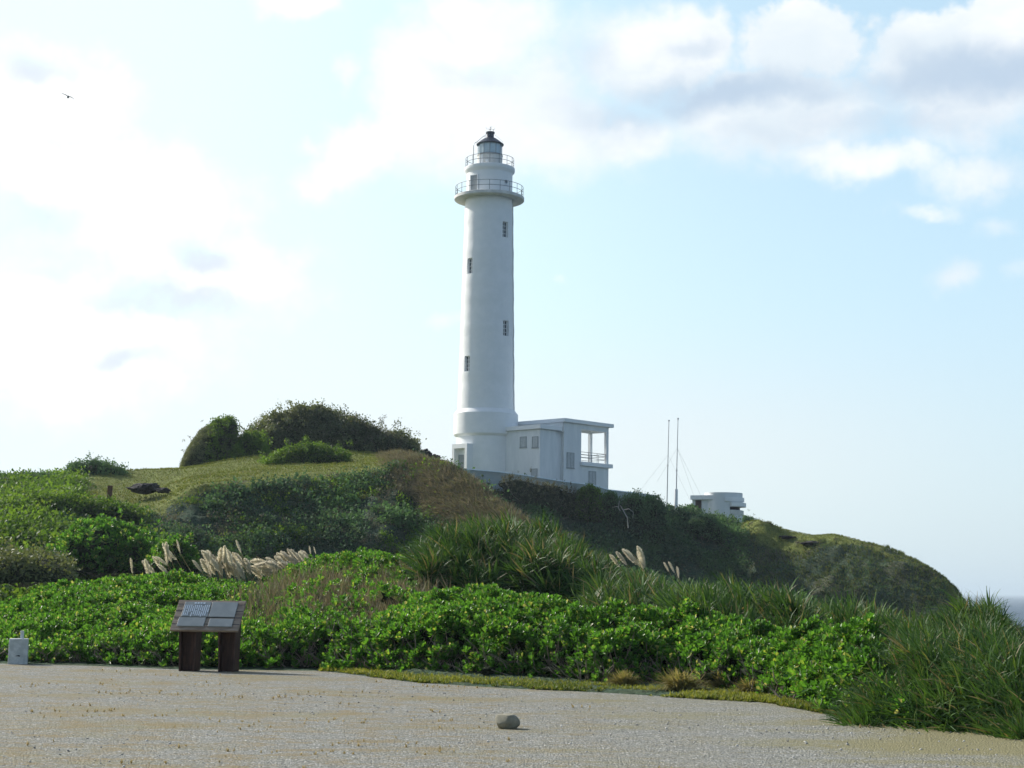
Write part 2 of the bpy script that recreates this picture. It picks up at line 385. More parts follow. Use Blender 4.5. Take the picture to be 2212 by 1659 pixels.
amp = np.broadcast_to(rough[None, :], (nc, nr)).copy()
amp[:, (K_ > 5.2) & (K_ < 8)] *= I(pxs, (0, .35), (850, .35), (1060, 1), (3800, 1))[:, None]
amp[(pxs < 250), :] *= .6; amp[pxs > 1600] *= np.interp(K_, [4, 5, 8, 9], [1, 2.6, 2.2, 1])[None, :]
nlow = fbm(P0 * [1, 1, .6], .22, 4, 3).reshape(nc, nr); nhi = fbm(P0, .9, 4, 5).reshape(nc, nr)
Z_ = Z_ + amp * (nlow * 1.3 + nhi * .5) * np.where((K_ > 3.9)[None, :], 1.2, .35)
# push the steep face in and out
push = (fbm(np.stack([TX, TY * .3, Z_ * .8], -1).reshape(-1, 3), .35, 4, 9) + 2.4 * fbm(np.stack([TX, TY * .3, Z_ * .3], -1).reshape(-1, 3), .14, 2, 19)).reshape(nc, nr) * np.interp(K_, [3.6, 4.2, 4.7, 5, 6, 6.5, 7.2, 8], [0, 1.6, 1.4, .2, .2, 1.2, .8, .1])[None, :]
push[:, (K_ > 5) & (K_ < 8)] *= I(pxs, (850, 0), (1060, 1), (3800, 1))[:, None]
Rn = R_ + push
TP = np.stack([Rn * np.sin(BEAR)[:, None], Rn * np.cos(BEAR)[:, None], Z_], -1)
def tsurf(px, k):
    """terrain point at column px and ring coordinate k (both arrays)"""
    ci = np.interp(px, pxs, np.arange(nc)); ri = np.interp(k, K_, np.arange(nr))
    a = np.clip(ci.astype(int), 0, nc - 2); b = np.clip(ri.astype(int), 0, nr - 2); u = (ci - a)[:, None]; v = (ri - b)[:, None]
    return (TP[a, b] * (1 - u) + TP[a + 1, b] * u) * (1 - v) + (TP[a, b + 1] * (1 - u) + TP[a + 1, b + 1] * u) * v
def tz(px, r):
    """terrain height at column px, distance r (scalars or arrays)"""
    px = np.atleast_1d(np.asarray(px, float)); r = np.broadcast_to(np.asarray(r, float), px.shape); out = np.empty(len(px))
    ci = np.clip(np.round(np.interp(px, pxs, np.arange(nc))).astype(int), 0, nc - 1)
    for c in np.unique(ci):
        k = ci == c; out[k] = np.interp(r[k], R_[c], Z_[c], left=0.0)
    return out
idx = (np.arange(nc - 1)[:, None] * nr + np.arange(nr - 1)[None, :])
TF = np.stack([idx, idx + nr, idx + nr + 1, idx + 1], -1).reshape(-1, 4)
tpx, trow = proj(TP.reshape(-1, 3)); tpx = tpx.reshape(nc, nr); trow = trow.reshape(nc, nr)
KK = np.broadcast_to(K_[None, :], (nc, nr)); NB = fbm(TP.reshape(-1, 3), .5, 4, 21).reshape(nc, nr)
# ground cover colours, painted per vertex
GRASS = np.array([.17, .205, .055]); BROWN = np.array([.14, .13, .08]); SCRUB = np.array([.050, .086, .054]); ROCK = np.array([.030, .028, .030])
BPOLY = [(845, 1000), (880, 975), (960, 995), (1010, 1020), (1060, 1060), (1110, 1095), (1180, 1145), (1150, 1170), (1060, 1155), (980, 1130), (925, 1090), (880, 1045)]
C = np.empty((nc, nr, 3)); C[:] = SCRUB
shelf = ((KK > 4.93) & (tpx > 170 + 40 * NB) & (tpx < 900)) | ((KK > 8.2) & (tpx < 1000)) | ((KK > 7.55) & (tpx > 990) & (tpx < 1110))
shelf |= ((KK > 4.3 + .5 * NB) & (tpx > 200) & (tpx < 360) & (trow < 1115))
head = (tpx > 1590) & (KK > 5) & (trow < I(tpx, (1590, 1145), (1650, 1175), (1720, 1195), (1800, 1180), (1850, 1175), (2100, 1175)) + 14 * NB)
ridge_lit = (tpx > 1800) & (KK > 7.3) & (NB > .05)
C[shelf] = GRASS; C[head] = GRASS; C[ridge_lit] = GRASS * .8
hd = (tpx > 1620) & (KK > 5) & ~head & ~ridge_lit; C[hd] = SCRUB * .95 + BROWN * .10
nb2 = fbm(TP.reshape(-1, 3), .25, 3, 33).reshape(nc, nr)
C[hd & (nb2 > .25)] = BROWN * .4 + SCRUB * .5
bp = inpoly(tpx + 25 * NB, trow + 10 * NB, BPOLY) & (KK < 6.2) & (KK > 4); C[bp] = BROWN
C[(KK < 3.8)] = SCRUB * 1.2
sh_r = shelf & (NB > .42) & (tpx > 250); C[sh_r] = ROCK + GRASS * .3
C[head & (fbm(TP.reshape(-1, 3), .6, 3, 40).reshape(nc, nr) > .28)] = ROCK * .9 + GRASS * .15
m, t, b = new_mat('hillside_cover'); at = t.nodes.new('ShaderNodeAttribute'); at.attribute_name = 'cover'; gpz = geo_pos(t)
n1 = nz(1.6, 8, .65, gpz); n2 = nz(9, 6, .6, gpz, mapscale=(1, .5, 1.4))
br = mixc(smooth(n1, .38, .66) * .22, at.outputs['Color'], (.13, .095, .045))
mulc = t.nodes.new('ShaderNodeMix'); mulc.data_type = 'RGBA'; mulc.blend_type = 'MULTIPLY'; mulc.inputs[0].default_value = 1
t.links.new(br, mulc.inputs[6]); cmb = t.nodes.new('ShaderNodeCombineColor'); vv = smooth(n2, .25, .75) * .9 + .55
for i in range(3): t.links.new(vv.v, cmb.inputs[i])
t.links.new(cmb.outputs[0], mulc.inputs[7]); t.links.new(mulc.outputs[2], b.inputs['Base Color'])
b.inputs['Roughness'].default_value = .95; b.inputs['Specular IOR Level'].default_value = .1
bump(t, b, n1 * 1.0 + n2 * .6, 1.0, .35)
M_hill = m
hill = mesh_np('hillside', TP.reshape(-1, 3), TF, M_hill, smooth_=True); tag(hill, kind='structure')
ca = hill.data.color_attributes.new('cover', 'FLOAT_COLOR', 'POINT')
ca.data.foreach_set('color', np.concatenate([C.reshape(-1, 3), np.ones((nc * nr, 1))], 1).astype(np.float32).ravel())

# gravel lot: full circle around the camera
bear_all = np.concatenate([BEAR, np.linspace(BEAR[-1], BEAR[0] + 2 * pi, 80)[1:-1]]); red = np.concatenate([re_, np.full(78, 38.0)])
g_rings = [0.0] + list(np.geomspace(.02, 1, 90)); nb_ = len(bear_all)
GR_ = np.outer(red, np.array(g_rings)); GX = GR_ * np.sin(bear_all)[:, None]; GY = GR_ * np.cos(bear_all)[:, None]
GP_ = np.stack([GX, GY, 0 * GX], -1); ng = len(g_rings)
gz = fbm(GP_.reshape(-1, 3), .35, 3, 2).reshape(nb_, ng) * .035 * np.minimum(1, (1 - np.array(g_rings)) * 12)[None, :]
GP_[..., 2] = gz
ii = np.arange(nb_); gi = ii[:, None] * ng + np.arange(ng - 1)[None, :]; gj = ((ii + 1) % nb_)[:, None] * ng + np.arange(ng - 1)[None, :]
GF = np.stack([gi, gj, gj + 1, gi + 1], -1).reshape(-1, 4)
m, t, b = new_mat('gravel_and_dry_grass'); gp_ = geo_pos(t)
vor = t.nodes.new('ShaderNodeTexVoronoi'); vor.inputs['Scale'].default_value = 48; t.links.new(gp_, vor.inputs['Vector'])
vg = t.nodes.new('ShaderNodeSeparateColor'); t.links.new(vor.outputs['Color'], vg.inputs[0])
gc = mixc(N(vg.outputs[0]), (.140, .145, .130), (.335, .342, .312)); gc = mixc(smooth(N(vg.outputs[1]), .92, .98) * .8, gc, (.60, .59, .56))
gc = mixc(smooth(N(vg.outputs[2]), .82, .98) * .7, gc, (.06, .06, .06))
n1 = nz(.55, 7, .68, gp_, mapscale=(.55, 1.2, 1)); n2 = nz(3.2, 8, .72, gp_, mapscale=(.55, 1.0, 1)); n3 = nz(22, 6, .7, gp_)
sp = t.nodes.new('ShaderNodeSeparateXYZ'); t.links.new(gp_, sp.inputs[0]); PX_, PY_ = N(sp.outputs[0]), N(sp.outputs[1])
zone_o = smooth(PX_ * 1.0 - PY_ * .12, 0.2, 3.6) * smooth(PY_, 14.5, 17.5)                               # olive turf on the right
fo = smooth(n1 * .6 + n3 * .35 + zone_o * .20, .45, .61)
fb_ = smooth(n2 * .72 + n3 * .36 + n1 * .22, .625, .735) * smooth(PX_, 3.0, -1.5)
fb2 = smooth(n2 * .72 + n3 * .36, .56, .67) * .6
gc = mixc(fo * .78, gc, (.225, .205, .088)); gc = mixc(fb_ * .75, gc, (.245, .19, .10)); gc = mixc(fb2 * .7, gc, (.235, .20, .10))
t.links.new(gc, b.inputs['Base Color']); b.inputs['Roughness'].default_value = .95; b.inputs['Specular IOR Level'].default_value = .15
bump(t, b, N(vor.outputs['Distance']) * -1.0 + n3 * .8, 1.0, .02)
M_gravel = m
gnd = mesh_np('gravel_ground', GP_.reshape(-1, 3), GF, M_gravel, smooth_=True); tag(gnd, kind='structure')

# sea
rr_ = np.geomspace(20, 90000, 70); aa = np.linspace(0, 2 * pi, 181)[:-1]
SV = np.stack([np.outer(rr_, np.sin(aa)), np.outer(rr_, np.cos(aa)), np.full((70, 180), -18.0)], -1).reshape(-1, 3)
si = np.arange(69)[:, None] * 180 + np.arange(180)[None, :]; sj = np.arange(69)[:, None] * 180 + ((np.arange(180) + 1) % 180)[None, :]
SF = np.stack([si, sj, sj + 180, si + 180], -1).reshape(-1, 4)
m, t, b = new_mat('sea_water'); co = geo_pos(t)
f = smooth(nz(.02, 8, .6, co, mapscale=(.5, 1, 1)), .3, .7)
wc = smooth(nz(.05, 9, .7, co, mapscale=(.35, 1, 1), loc=(9, 9, 0)), .635, .69)
t.links.new(mixc(wc, mixc(f, (.020, .042, .080), (.045, .080, .125)), (.75, .78, .8)), b.inputs['Base Color'])
b.inputs['Roughness'].default_value = .6; b.inputs['Specular IOR Level'].default_value = .12
bump(t, b, nz(.25, 8, .65, co), .8, 1.0)
sea = mesh_np('sea', SV, SF, m, smooth_=True); tag(sea, kind='structure')

#@@BUILDINGS
# ------------------------------------------------------------------ lighthouse
TR = 155.0; _c = pt(1049, 960, TR); TCX, TCY = float(_c[0]), float(_c[1])
def tzr(row): return zrow(1052, row, TR)
def rad(rv, row):
    d = TR * cos(PITCH) + (tzr(row) - 1.6) * sin(PITCH); return rv * d / FPX
Z0 = tzr(1052) - .6                                        # ground of the tower terrace
LH = empty('lighthouse', (TCX, TCY, Z0), 'tall white round lighthouse tower with two railed galleries and a dark lantern roof', 'lighthouse')
def L(z): return z - Z0
face_a = atan2(-TCY, -TCX)                                 # direction towards the camera
def ang(frac): return face_a + math.asin(max(-1, min(1, frac)))   # frac of radius to the right as seen by the camera
zb_bot, zb_top = L(tzr(942)), L(tzr(887)); zg1 = L(tzr(434)); zg2 = L(tzr(373)); zlb = L(tzr(368)); zgl = L(tzr(337)); zea = L(tzr(313)); zco = L(tzr(299.5)); zve = L(tzr(285.5))
r_bot, r_top = rad(61.7, 885), rad(51.8, 450); rl = rad(63.5, 960); rb = rad(69.3, 915); rg1 = rad(75.4, 434); rdr = rad(49.4, 400); rg2 = rad(54.3, 370); rlb = rad(27, 350); rgl = rad(26, 325); rea = rad(29.3, 313)
# shaft with four recessed window openings
wins = [(ang((1089.7 - 1054.5) / 52.5), 503.5), (ang((1013.3 - 1053) / 54.5), 582), (ang((1090.6 - 1051) / 57.5), 714.8), (ang((1007 - 1049.5) / 59.5), 791.7)]
HW = .35; dep = .30
def rshaft(z):
    s = (z - zb_top) / (zg1 - zb_top); return r_bot + (r_top - r_bot) * s + .012 * sin(z * 1.7) + .01 * sin(z * 4.1)
wl_ = [(a, L(tzr(r + 16.5)), L(tzr(r - 16.5))) for a, r in wins]
zset = sorted(set([round(v, 4) for v in np.linspace(zb_top - .05, zg1 + .02, 60)] + [round(v, 4) for w in wl_ for v in w[1:]]))
th = set(np.round(np.linspace(0, 2 * pi, 129)[:-1], 5))
for a, z0, z1w in wl_:
    hw = HW / rshaft(z0); th |= {round((a - hw) % (2 * pi), 5), round((a + hw) % (2 * pi), 5)}
th = sorted(th); bm = bmesh.new(); grid = []
for z in zset:
    r = rshaft(z); grid.append([bm.verts.new((r * cos(a), r * sin(a), z)) for a in th])
def inwin(a, z):
    for (wa, z0, z1w) in wl_:
        hw = HW / rshaft(z0); d = (a - wa + pi) % (2 * pi) - pi
        if abs(d) < hw - 1e-4 and z0 < z < z1w: return True
    return False
nt = len(th)
for i in range(len(zset) - 1):
    for k in range(nt):
        k2 = (k + 1) % nt; am = (th[k] + (th[k2] + (2 * pi if k2 == 0 else 0))) / 2; zm_ = (zset[i] + zset[i + 1]) / 2
        if not inwin(am, zm_): bm.faces.new((grid[i][k], grid[i][k2], grid[i + 1][k2], grid[i + 1][k]))
for a, z0, z1w in wl_:                                     # jambs, sill and head
    hw = HW / rshaft(z0); e = Vector((cos(a), sin(a), 0)); s_ = Vector((-sin(a), cos(a), 0)); q = []
    for sg, z in ((-1, z0), (1, z0), (1, z1w), (-1, z1w)):
        r = rshaft(z); o_ = Vector((r * cos(a + sg * hw), r * sin(a + sg * hw), z)); i_ = e * (r - dep) + s_ * (sg * (HW - .03)); i_.z = z
        q.append((bm.verts.new(o_), bm.verts.new(i_)))
    for j in range(4): bm.faces.new((q[j][0], q[(j + 1) % 4][0], q[(j + 1) % 4][1], q[j][1]))
for f in bm.faces: f.smooth = True
me = bpy.data.meshes.new('tower_shaft'); bmesh.ops.recalc_face_normals(bm, faces=bm.faces); bm.to_mesh(me); bm.free()
me.set_sharp_from_angle(angle=radians(35)); me.materials.append(M_white); link('tower_shaft', me, LH)
for a, z0, z1w in wl_:
    r = rshaft(z0) - dep + .06; M = Matrix.Translation((r * cos(a), r * sin(a), 0)) @ Matrix.Rotation(a - pi / 2, 4, 'Z')
    w = HW - .03; h = z1w - z0
    fr = MB(); t_ = .05
    fr.box(-w, -w + t_, -.05, .03, z0, z1w, M); fr.box(w - t_, w, -.05, .03, z0, z1w, M)
    for zz in (z0, z0 + h / 2 - t_ / 2, z1w - t_): fr.box(-w + t_, w - t_, -.05, .03, zz, zz + t_, M)
    fr.box(-t_ / 2, t_ / 2, -.04, .02, z0 + t_, z0 + h / 2 - t_ / 2, M); fr.box(-t_ / 2, t_ / 2, -.04, .02, z0 + h / 2 + t_ / 2, z1w - t_, M)
    for zz in (z0 + h * .25, z0 + h * .75): fr.box(-w + t_, w - t_, -.035, .015, zz - .02, zz + .02, M)
    fo_ = fr.build('window', M_white2, LH)
    MB().box(-w + .01, w - .01, -.10, -.06, z0 + .01, z1w - .01, M).build('pane', M_glassd, fo_)
# plinth drum, band and terraces
MB().lathe([(rl, -1.5), (rl, zb_bot - .35), (rl, zb_bot - .18)], 96).build('base_drum', M_white, LH, smooth_=True, autos=.6)
MB().lathe([(rl, zb_bot - .19), (rb - .05, zb_bot - .02), (rb, zb_bot + .05), (rb, zb_top - .42), (rb - .03, zb_top - .38), (r_bot + .02, zb_top), (r_bot - .1, zb_top)], 96).build('base_band', M_white, LH, smooth_=True, autos=.5)
MB().lathe([(r_top - .05, zg1 + .01), (rg1 - .04, zg1), (rg1, zg1 + .04), (rg1, zg1 + .30), (rg1 - .05, zg1 + .34), (rdr - .2, zg1 + .36)], 128).build('lower_gallery_deck', M_soffit, LH, smooth_=True, autos=.5)
MB().lathe([(rdr, zg1 + .3), (rdr, zg2 - .2)], 96).build('watch_room_drum', M_white, LH, smooth_=True)
MB().lathe([(rdr, zg2 - .25), (rdr + .05, zg2 - .14), (rg2 - .02, zg2 + .02), (rg2, zg2 + .08), (rg2, zg2 + .36), (rg2 - .04, zg2 + .4), (.2, zg2 + .42)], 96).build('upper_gallery_deck', M_white, LH, smooth_=True, autos=.5)
zl0 = zg2 + .42
MB().lathe([(rlb, zl0 - .05), (rlb, zgl - .05), (rlb + .05, zgl - .04), (rlb + .05, zgl + .02), (rgl, zgl + .03)], 64).build('lantern_base', M_soffit, LH, smooth_=True, autos=.5)
lg = MB().lathe([(rgl - .03, zgl), (rgl - .03, zea + .05)], 12).build('lantern_glass', M_lglass, LH)
fb_l = MB()
for k in range(12):
    a = 2 * pi * k / 12; fb_l.tube([((rgl) * cos(a), (rgl) * sin(a), zgl), ((rgl) * cos(a), (rgl) * sin(a), zea + .05)], .022, 6)
fb_l.lathe([(rgl + .02, zgl + .02), (rgl + .02, zgl + .1), (rgl - .05, zgl + .1)], 48); fb_l.build('glazing_bars', M_rail, LH)
MB().lathe([(rgl - .1, zea), (rea, zea - .03), (rea + .02, zea + .04), (rea - .08, zea + .12), (rea * .72, zea + .36), (rea * .45, zea + .62), (rad(8, 300) + .05, zco), (rad(8, 300), zco + .1), (rad(8, 300), zve - .2), (rad(9, 287) + .03, zve - .12), (rad(9, 287) + .03, zve), (rad(5, 287), zve + .04), (.01, zve + .08)], 48).build('lantern_roof', M_roof, LH, smooth_=True, autos=.5)
zt = L(tzr(272.5)); f = MB()
f.tube([(0, 0, zve), (0, 0, zt - .1)], .02, 6); f.lathe([(.01, zve + .25), (.07, zve + .3), (.01, zve + .36)], 12); f.lathe([(.01, zt - .15), (.05, zt - .1), (.01, zt - .04)], 10)
for k in range(4):
    a = face_a + pi / 2 + k * pi / 2 + .3; f.tube([(0, 0, zt - .32), (.42 * cos(a), .42 * sin(a), zt - .30), (.45 * cos(a), .45 * sin(a), zt - .12)], .012, 5)
f.tube([(.28 * cos(face_a + pi / 2), .28 * sin(face_a + pi / 2), zve - .05), (.30 * cos(face_a + pi / 2), .30 * sin(face_a + pi / 2), zve + .32)], .02, 5)
f.build('finial', M_rail, LH)
w = MB()
for a in (ang(.9), ang(-.9), ang(.9) + 1.6, ang(-.9) - 1.6):
    w.tube([(.05 * cos(a), .05 * sin(a), zve + .1), ((rea + .02) * cos(a), (rea + .02) * sin(a), zea + .2), ((rea + .02) * cos(a), (rea + .02) * sin(a), zea)], .008, 4)
w.build('guy_wire', M_rail, LH)
al = ang(-.985); ld = MB()                                 # ladder up the lantern and along its roof
for sg in (-.05, .05):
    e = Vector((cos(al + sg), sin(al + sg), 0)); R1 = rea + .3
    pth = [e * R1 + Vector((0, 0, zl0))] + [e * R1 + Vector((0, 0, zea - .15))] + [e * (R1 - .12) + Vector((0, 0, zea + .1))] + [e * (rea - .05) + Vector((0, 0, zea + .25))] + [e * (rea * .5) + Vector((0, 0, zea + .85))] + [e * (rad(8, 300) + .12) + Vector((0, 0, zco + .2))] + [e * (rad(8, 300) + .12) + Vector((0, 0, zve - .25))]
    ld.tube(pth, .018, 5)
for i in range(14):
    z = zl0 + .25 + i * .14 * 1.2
    if z < zea - .2: ld.tube([((rea + .3) * cos(al - .05), (rea + .3) * sin(al - .05), z), ((rea + .3) * cos(al + .05), (rea + .3) * sin(al + .05), z)], .01, 4)
ld.build('ladder', M_rail, LH)
def railing(r, z, h, n, rails, off=0.0):
    m_ = MB()
    for q in rails: m_.tube([(r * cos(2 * pi * k / 96), r * sin(2 * pi * k / 96), z + h * q) for k in range(96)], .024, 6, closed=True)
    for k in range(n):
        a = off + 2 * pi * k / n; m_.tube([(r * cos(a), r * sin(a), z), (r * cos(a), r * sin(a), z + h)], .024, 6)
    return m_.build('gallery_railing', M_rail, LH)
railing(rad(72.9, 425), zg1 + .33, 1.0, 20, (.5, 1.0), face_a); railing(rad(51.8, 365), zg2 + .38, .95, 16, (.5, 1.0), face_a)
def onr(a, r): return Matrix.Translation((r * cos(a), r * sin(a), 0)) @ Matrix.Rotation(a - pi / 2, 4, 'Z')
# drum door and porthole, lantern door
Md = onr(ang((1006 * 0 + (672 - 922) / 378)), rdr - .06); d0 = zg1 + .36
dd = MB().box(-.42, .42, -.05, .09, d0, d0 + 1.75, Md).build('door', M_door, LH)
fr = MB(); fr.box(-.5, -.42, -.1, .12, d0, d0 + 1.83, Md); fr.box(.42, .5, -.1, .12, d0, d0 + 1.83, Md); fr.box(-.42, .42, -.1, .12, d0 + 1.75, d0 + 1.83, Md); fr.build('frame', M_white2, dd)
ap = ang((1195 - 922) / 385); ph = MB(); Mp = onr(ap, rdr); zc_ = zg1 + 1.55
ph.tube([Mp @ Vector((.22 * cos(2 * pi * k / 20), .02, zc_ + .22 * sin(2 * pi * k / 20))) for k in range(20)], .045, 6, closed=True)
pho = ph.build('porthole', M_white2, LH); MB().tube([Mp @ Vector((0, -.02, zc_)), Mp @ Vector((0, .02, zc_))], .2, 20).build('pane', M_glassd, pho)
Ml = onr(ang(-.72), rlb - .02); dd = MB().box(-.26, .26, -.1, .05, zl0, zgl - .1, Ml).build('lantern_door', M_white2, LH)
Mv = onr(ang(-.22), rlb); MB().box(-.13, .13, -.05, .1, zl0 + .35, zl0 + .6, Mv).build('vent_box', M_white2, LH)
# cable down the right side
ac = ang(.955); cb = MB(); cb.tube([((rshaft(z) + .05) * cos(ac), (rshaft(z) + .05) * sin(ac), z) for z in np.linspace(zb_top, zg1, 24)] , .035, 6); cb.build('cable_pipe', M_soffit, LH)
# entrance porch
apc = face_a - radians(47); Mq = onr(apc, 0); zp = L(tzr(964)); ri = rl - .6; ro = rl + .55; hw = 1.05
p = MB(); p.box(-hw, -hw + .32, ri, ro, -1.5, zp, Mq); p.box(hw - .32, hw, ri, ro, -1.5, zp, Mq); p.box(-hw + .32, hw - .32, ri, ro, zp - .42, zp, Mq)
p.box(-hw + .32, hw - .32, ri, rl + .02, -1.5, zp - .42, Mq)
po = p.build('entrance_porch', M_white, LH)
MB().box(-.05, hw - .42, rl + .021, rl + .07, -1.5, zp - 1.0, Mq).build('door', M_door, po)

# ------------------------------------------------------------------ keeper's building
KD = 152.0; KC = pt(1217, 1000, KD); kz0 = zrow(1315, 1062, 156) - 1.2; kang = radians(47)
KB = empty('keeper_building', (float(KC[0]), float(KC[1]), kz0), 'white flat-roofed block with a corner loggia attached to the lighthouse tower', 'building')
KB.rotation_euler.z = kang
def kz(px, row, r=KD): return zrow(px, row, r) - kz0
zr_t, zr_b = kz(1217, 903.5), kz(1217, 911.5); za_t, za_b = kz(1173, 918, 150.3), kz(1173, 927, 150.3)
zo_t = kz(1254.7, 927, 153.8); zl_t = kz(1254.7, 997, 153.8); zl_b = kz(1254.7, 1005.5, 153.8)
LEN, X0 = 6.64, 2.56; X1 = LEN - .32
DP = 2.35
m_ = MB()
m_.box(0, X0, 0, 7.5, 0, zr_b)                                   # main block
m_.box(X0, LEN, 0, DP, 0, zl_b)                                  # storey under the loggia
m_.box(X0, X1, 0, .28, zo_t, zr_b)                             # lintel
m_.box(X1, LEN, 0, .28, zl_t, zr_b)                            # front corner post top joins roof
m_.box(X0, X1, DP - .26, DP, zo_t, zr_b); m_.box(X1, LEN, .28, DP - .30, zo_t, zr_b)
m_.build('wall', M_white2, KB)
MB().box(X1 + .003, LEN - .003, DP - .30, DP - .003, zl_t, zr_b - .002).build('column', M_white2, KB)
MB().box(-3.0, -.003, .28, 7.0, 0, za_b).build('lower_wing_wall', M_white2, KB)
MB().prism([(-.22, -.30), (LEN + .45, -.30), (LEN + .45, DP + .3), (X0 + .3, DP + .3), (X0 + .3, 7.8), (-.22, 7.8)], zr_b, zr_t).build('roof', M_white, KB, bevel=.015)
MB().prism([(-3.28, -.02), (-.225, -.02), (-.225, 7.0), (-3.28, 7.0)], za_b, za_t).build('lower_roof', M_white, KB, bevel=.015)
MB().box(X0 - .15, LEN + .35, -.28, DP + .2, zl_b, zl_t).build('balcony_slab', M_white, KB, bevel=.015)
r_ = MB(); rh = .95
def kr(p, q, n):
    for s_ in (.42, .75, 1.0): r_.tube([(p[0], p[1], zl_t + rh * s_), (q[0], q[1], zl_t + rh * s_)], .025, 6)
    for i in range(n + 1):
        x = p[0] + (q[0] - p[0]) * i / n; y = p[1] + (q[1] - p[1]) * i / n; r_.tube([(x, y, zl_t), (x, y, zl_t + rh)], .022, 6)
kr((X0, .12), (X1, .12), 3); kr((X0 + .1, DP - .12), (X1, DP - .12), 3); kr((LEN - .12, .3), (LEN - .12, DP - .32), 2)
r_.build('balcony_railing', M_rail, KB)
def kwin(x0, x1, z0, z1, y, mull=1, fr=.045):
    f_ = MB(); f_.box(x0, x0 + fr, y - .06, y + .02, z0, z1); f_.box(x1 - fr, x1, y - .06, y + .02, z0, z1)
    f_.box(x0 + fr, x1 - fr, y - .06, y + .02, z0, z0 + fr); f_.box(x0 + fr, x1 - fr, y - .06, y + .02, z1 - fr, z1)
    for i in range(1, mull + 1):
        x = x0 + (x1 - x0) * i / (mull + 1); f_.box(x - .015, x + .015, y - .05, y + .02, z0 + fr, z1 - fr)
    f_.box(x0 - .06, x1 + .06, y - .09, y + .02, z0 - .07, z0 - .003)
    o = f_.build('window', M_door, KB)
    MB().box(x0 + fr, x1 - fr, y - .035, y + .02, z0 + fr, z1 - fr).build('shutter', M_shutter, o)
def kx(zx):   # distance along the right-hand face for a column of the photograph
    px = (1300 + zx / 3.687) * .72; q = (px - 1106) / FPX; L_ = np.linspace(-4, 8, 1201)
    X = KC[0] + L_ * cos(kang); Y = KC[1] + L_ * sin(kang); return float(np.interp(q, X / (Y * cos(PITCH) + 10 * sin(PITCH)), L_))
def krow(zy): return (1180 + zy / 3.687) * .72
kwin(kx(1487), kx(1567), kz(1226, krow(825), 152.7), kz(1226, krow(655), 152.7), 0)
kwin(kx(1732), kx(1810), kz(1275, krow(1015), 155.2), kz(1275, krow(862), 155.2), 0)
# windows on the wing's left face
def kwl(y0, y1, z0, z1):
    f_ = MB(); x = -3.0; fr = .045
    f_.box(x - .06, x + .02, y0, y0 + fr, z0, z1); f_.box(x - .06, x + .02, y1 - fr, y1, z0, z1); f_.box(x - .06, x + .02, y0 + fr, y1 - fr, z0, z0 + fr); f_.box(x - .06, x + .02, y0 + fr, y1 - fr, z1 - fr, z1)
    f_.box(x - .09, x + .02, y0 - .05, y1 + .05, z0 - .07, z0 - .003)
    o = f_.build('window', M_door, KB); MB().box(x - .035, x + .02, y0 + fr, y1 - fr, z0 + fr, z1 - fr).build('shutter', M_shutter, o)
def ky(zx):
    px = (1300 + zx / 3.687) * .72; q = (px - 1106) / FPX; L_ = np.linspace(0, 8, 801)
    ox = KC[0] - 3 * cos(kang); oy = KC[1] - 3 * sin(kang); X = ox - L_ * sin(kang); Y = oy + L_ * cos(kang)
    v = X / (Y * cos(PITCH) + 10 * sin(PITCH)); return float(np.interp(-q, -v, L_))
kwl(ky(1170), ky(1105), kz(1155, krow(603), 150.8), kz(1155, krow(482), 150.8))
kwl(ky(1040), ky(970), kz(1130, krow(603), 152), kz(1130, krow(487), 152))
kwl(ky(1165), ky(1098), kz(1155, krow(925), 150.8), kz(1155, krow(838), 150.8))
dpx = MB(); dpx.tube([(-.09, -.09 + .05, 0.2), (-.09, -.04, za_t - .15), (-.09, -.04, zr_b - .02)], .05, 8); dpx.build('drain_pipe', M_soffit, KB)
g_ = MB(); g_.box(-.5, -.1, -.2, -.02, za_t - .52, za_t - .40); g_.build('gutter_outlet', M_soffit, KB)

# ------------------------------------------------------------------ boundary wall
wp = [(985, 1013.2), (1010, 1012.6), (1073, 1017.5), (1131, 1025), (1219, 1039), (1282, 1046.8), (1315, 1057), (1368, 1063), (1417, 1069.5)]
WV = []; WF = []
wr = [146.6, 146.6, 147, 147.6, 148.0, 149.5, 150.5, 152, 154]
for i, ((a, b_), r) in enumerate(zip(wp, wr)):
    p_ = pt(a, b_, r); d_ = np.array([p_[0], p_[1], 0]); d_ /= np.linalg.norm(d_); zt_ = p_[2]; zb_ = zt_ - 2.4
    for q, z in ((0, zb_), (0, zt_ - .12), (-.05, zt_ - .119), (-.05, zt_), (.27, zt_), (.27, zt_ - .119), (.22, zt_ - .12), (.22, zb_)): WV.append([*(p_[:2] + d_[:2] * q), z])
    if i:
        for k in range(7): WF.append((8 * (i - 1) + k, 8 * i + k, 8 * i + k + 1, 8 * (i - 1) + k + 1))
for k0 in (0, 8 * (len(wp) - 1)): WF += [(k0, k0 + 1, k0 + 6, k0 + 7), (k0 + 2, k0 + 3, k0 + 4, k0 + 5)]
bw = mesh_np('boundary_wall', WV, WF, M_bluewall, origin=tuple(WV[0])); tag(bw, 'long low pale blue painted wall with a thin coping below the white buildings', 'wall')

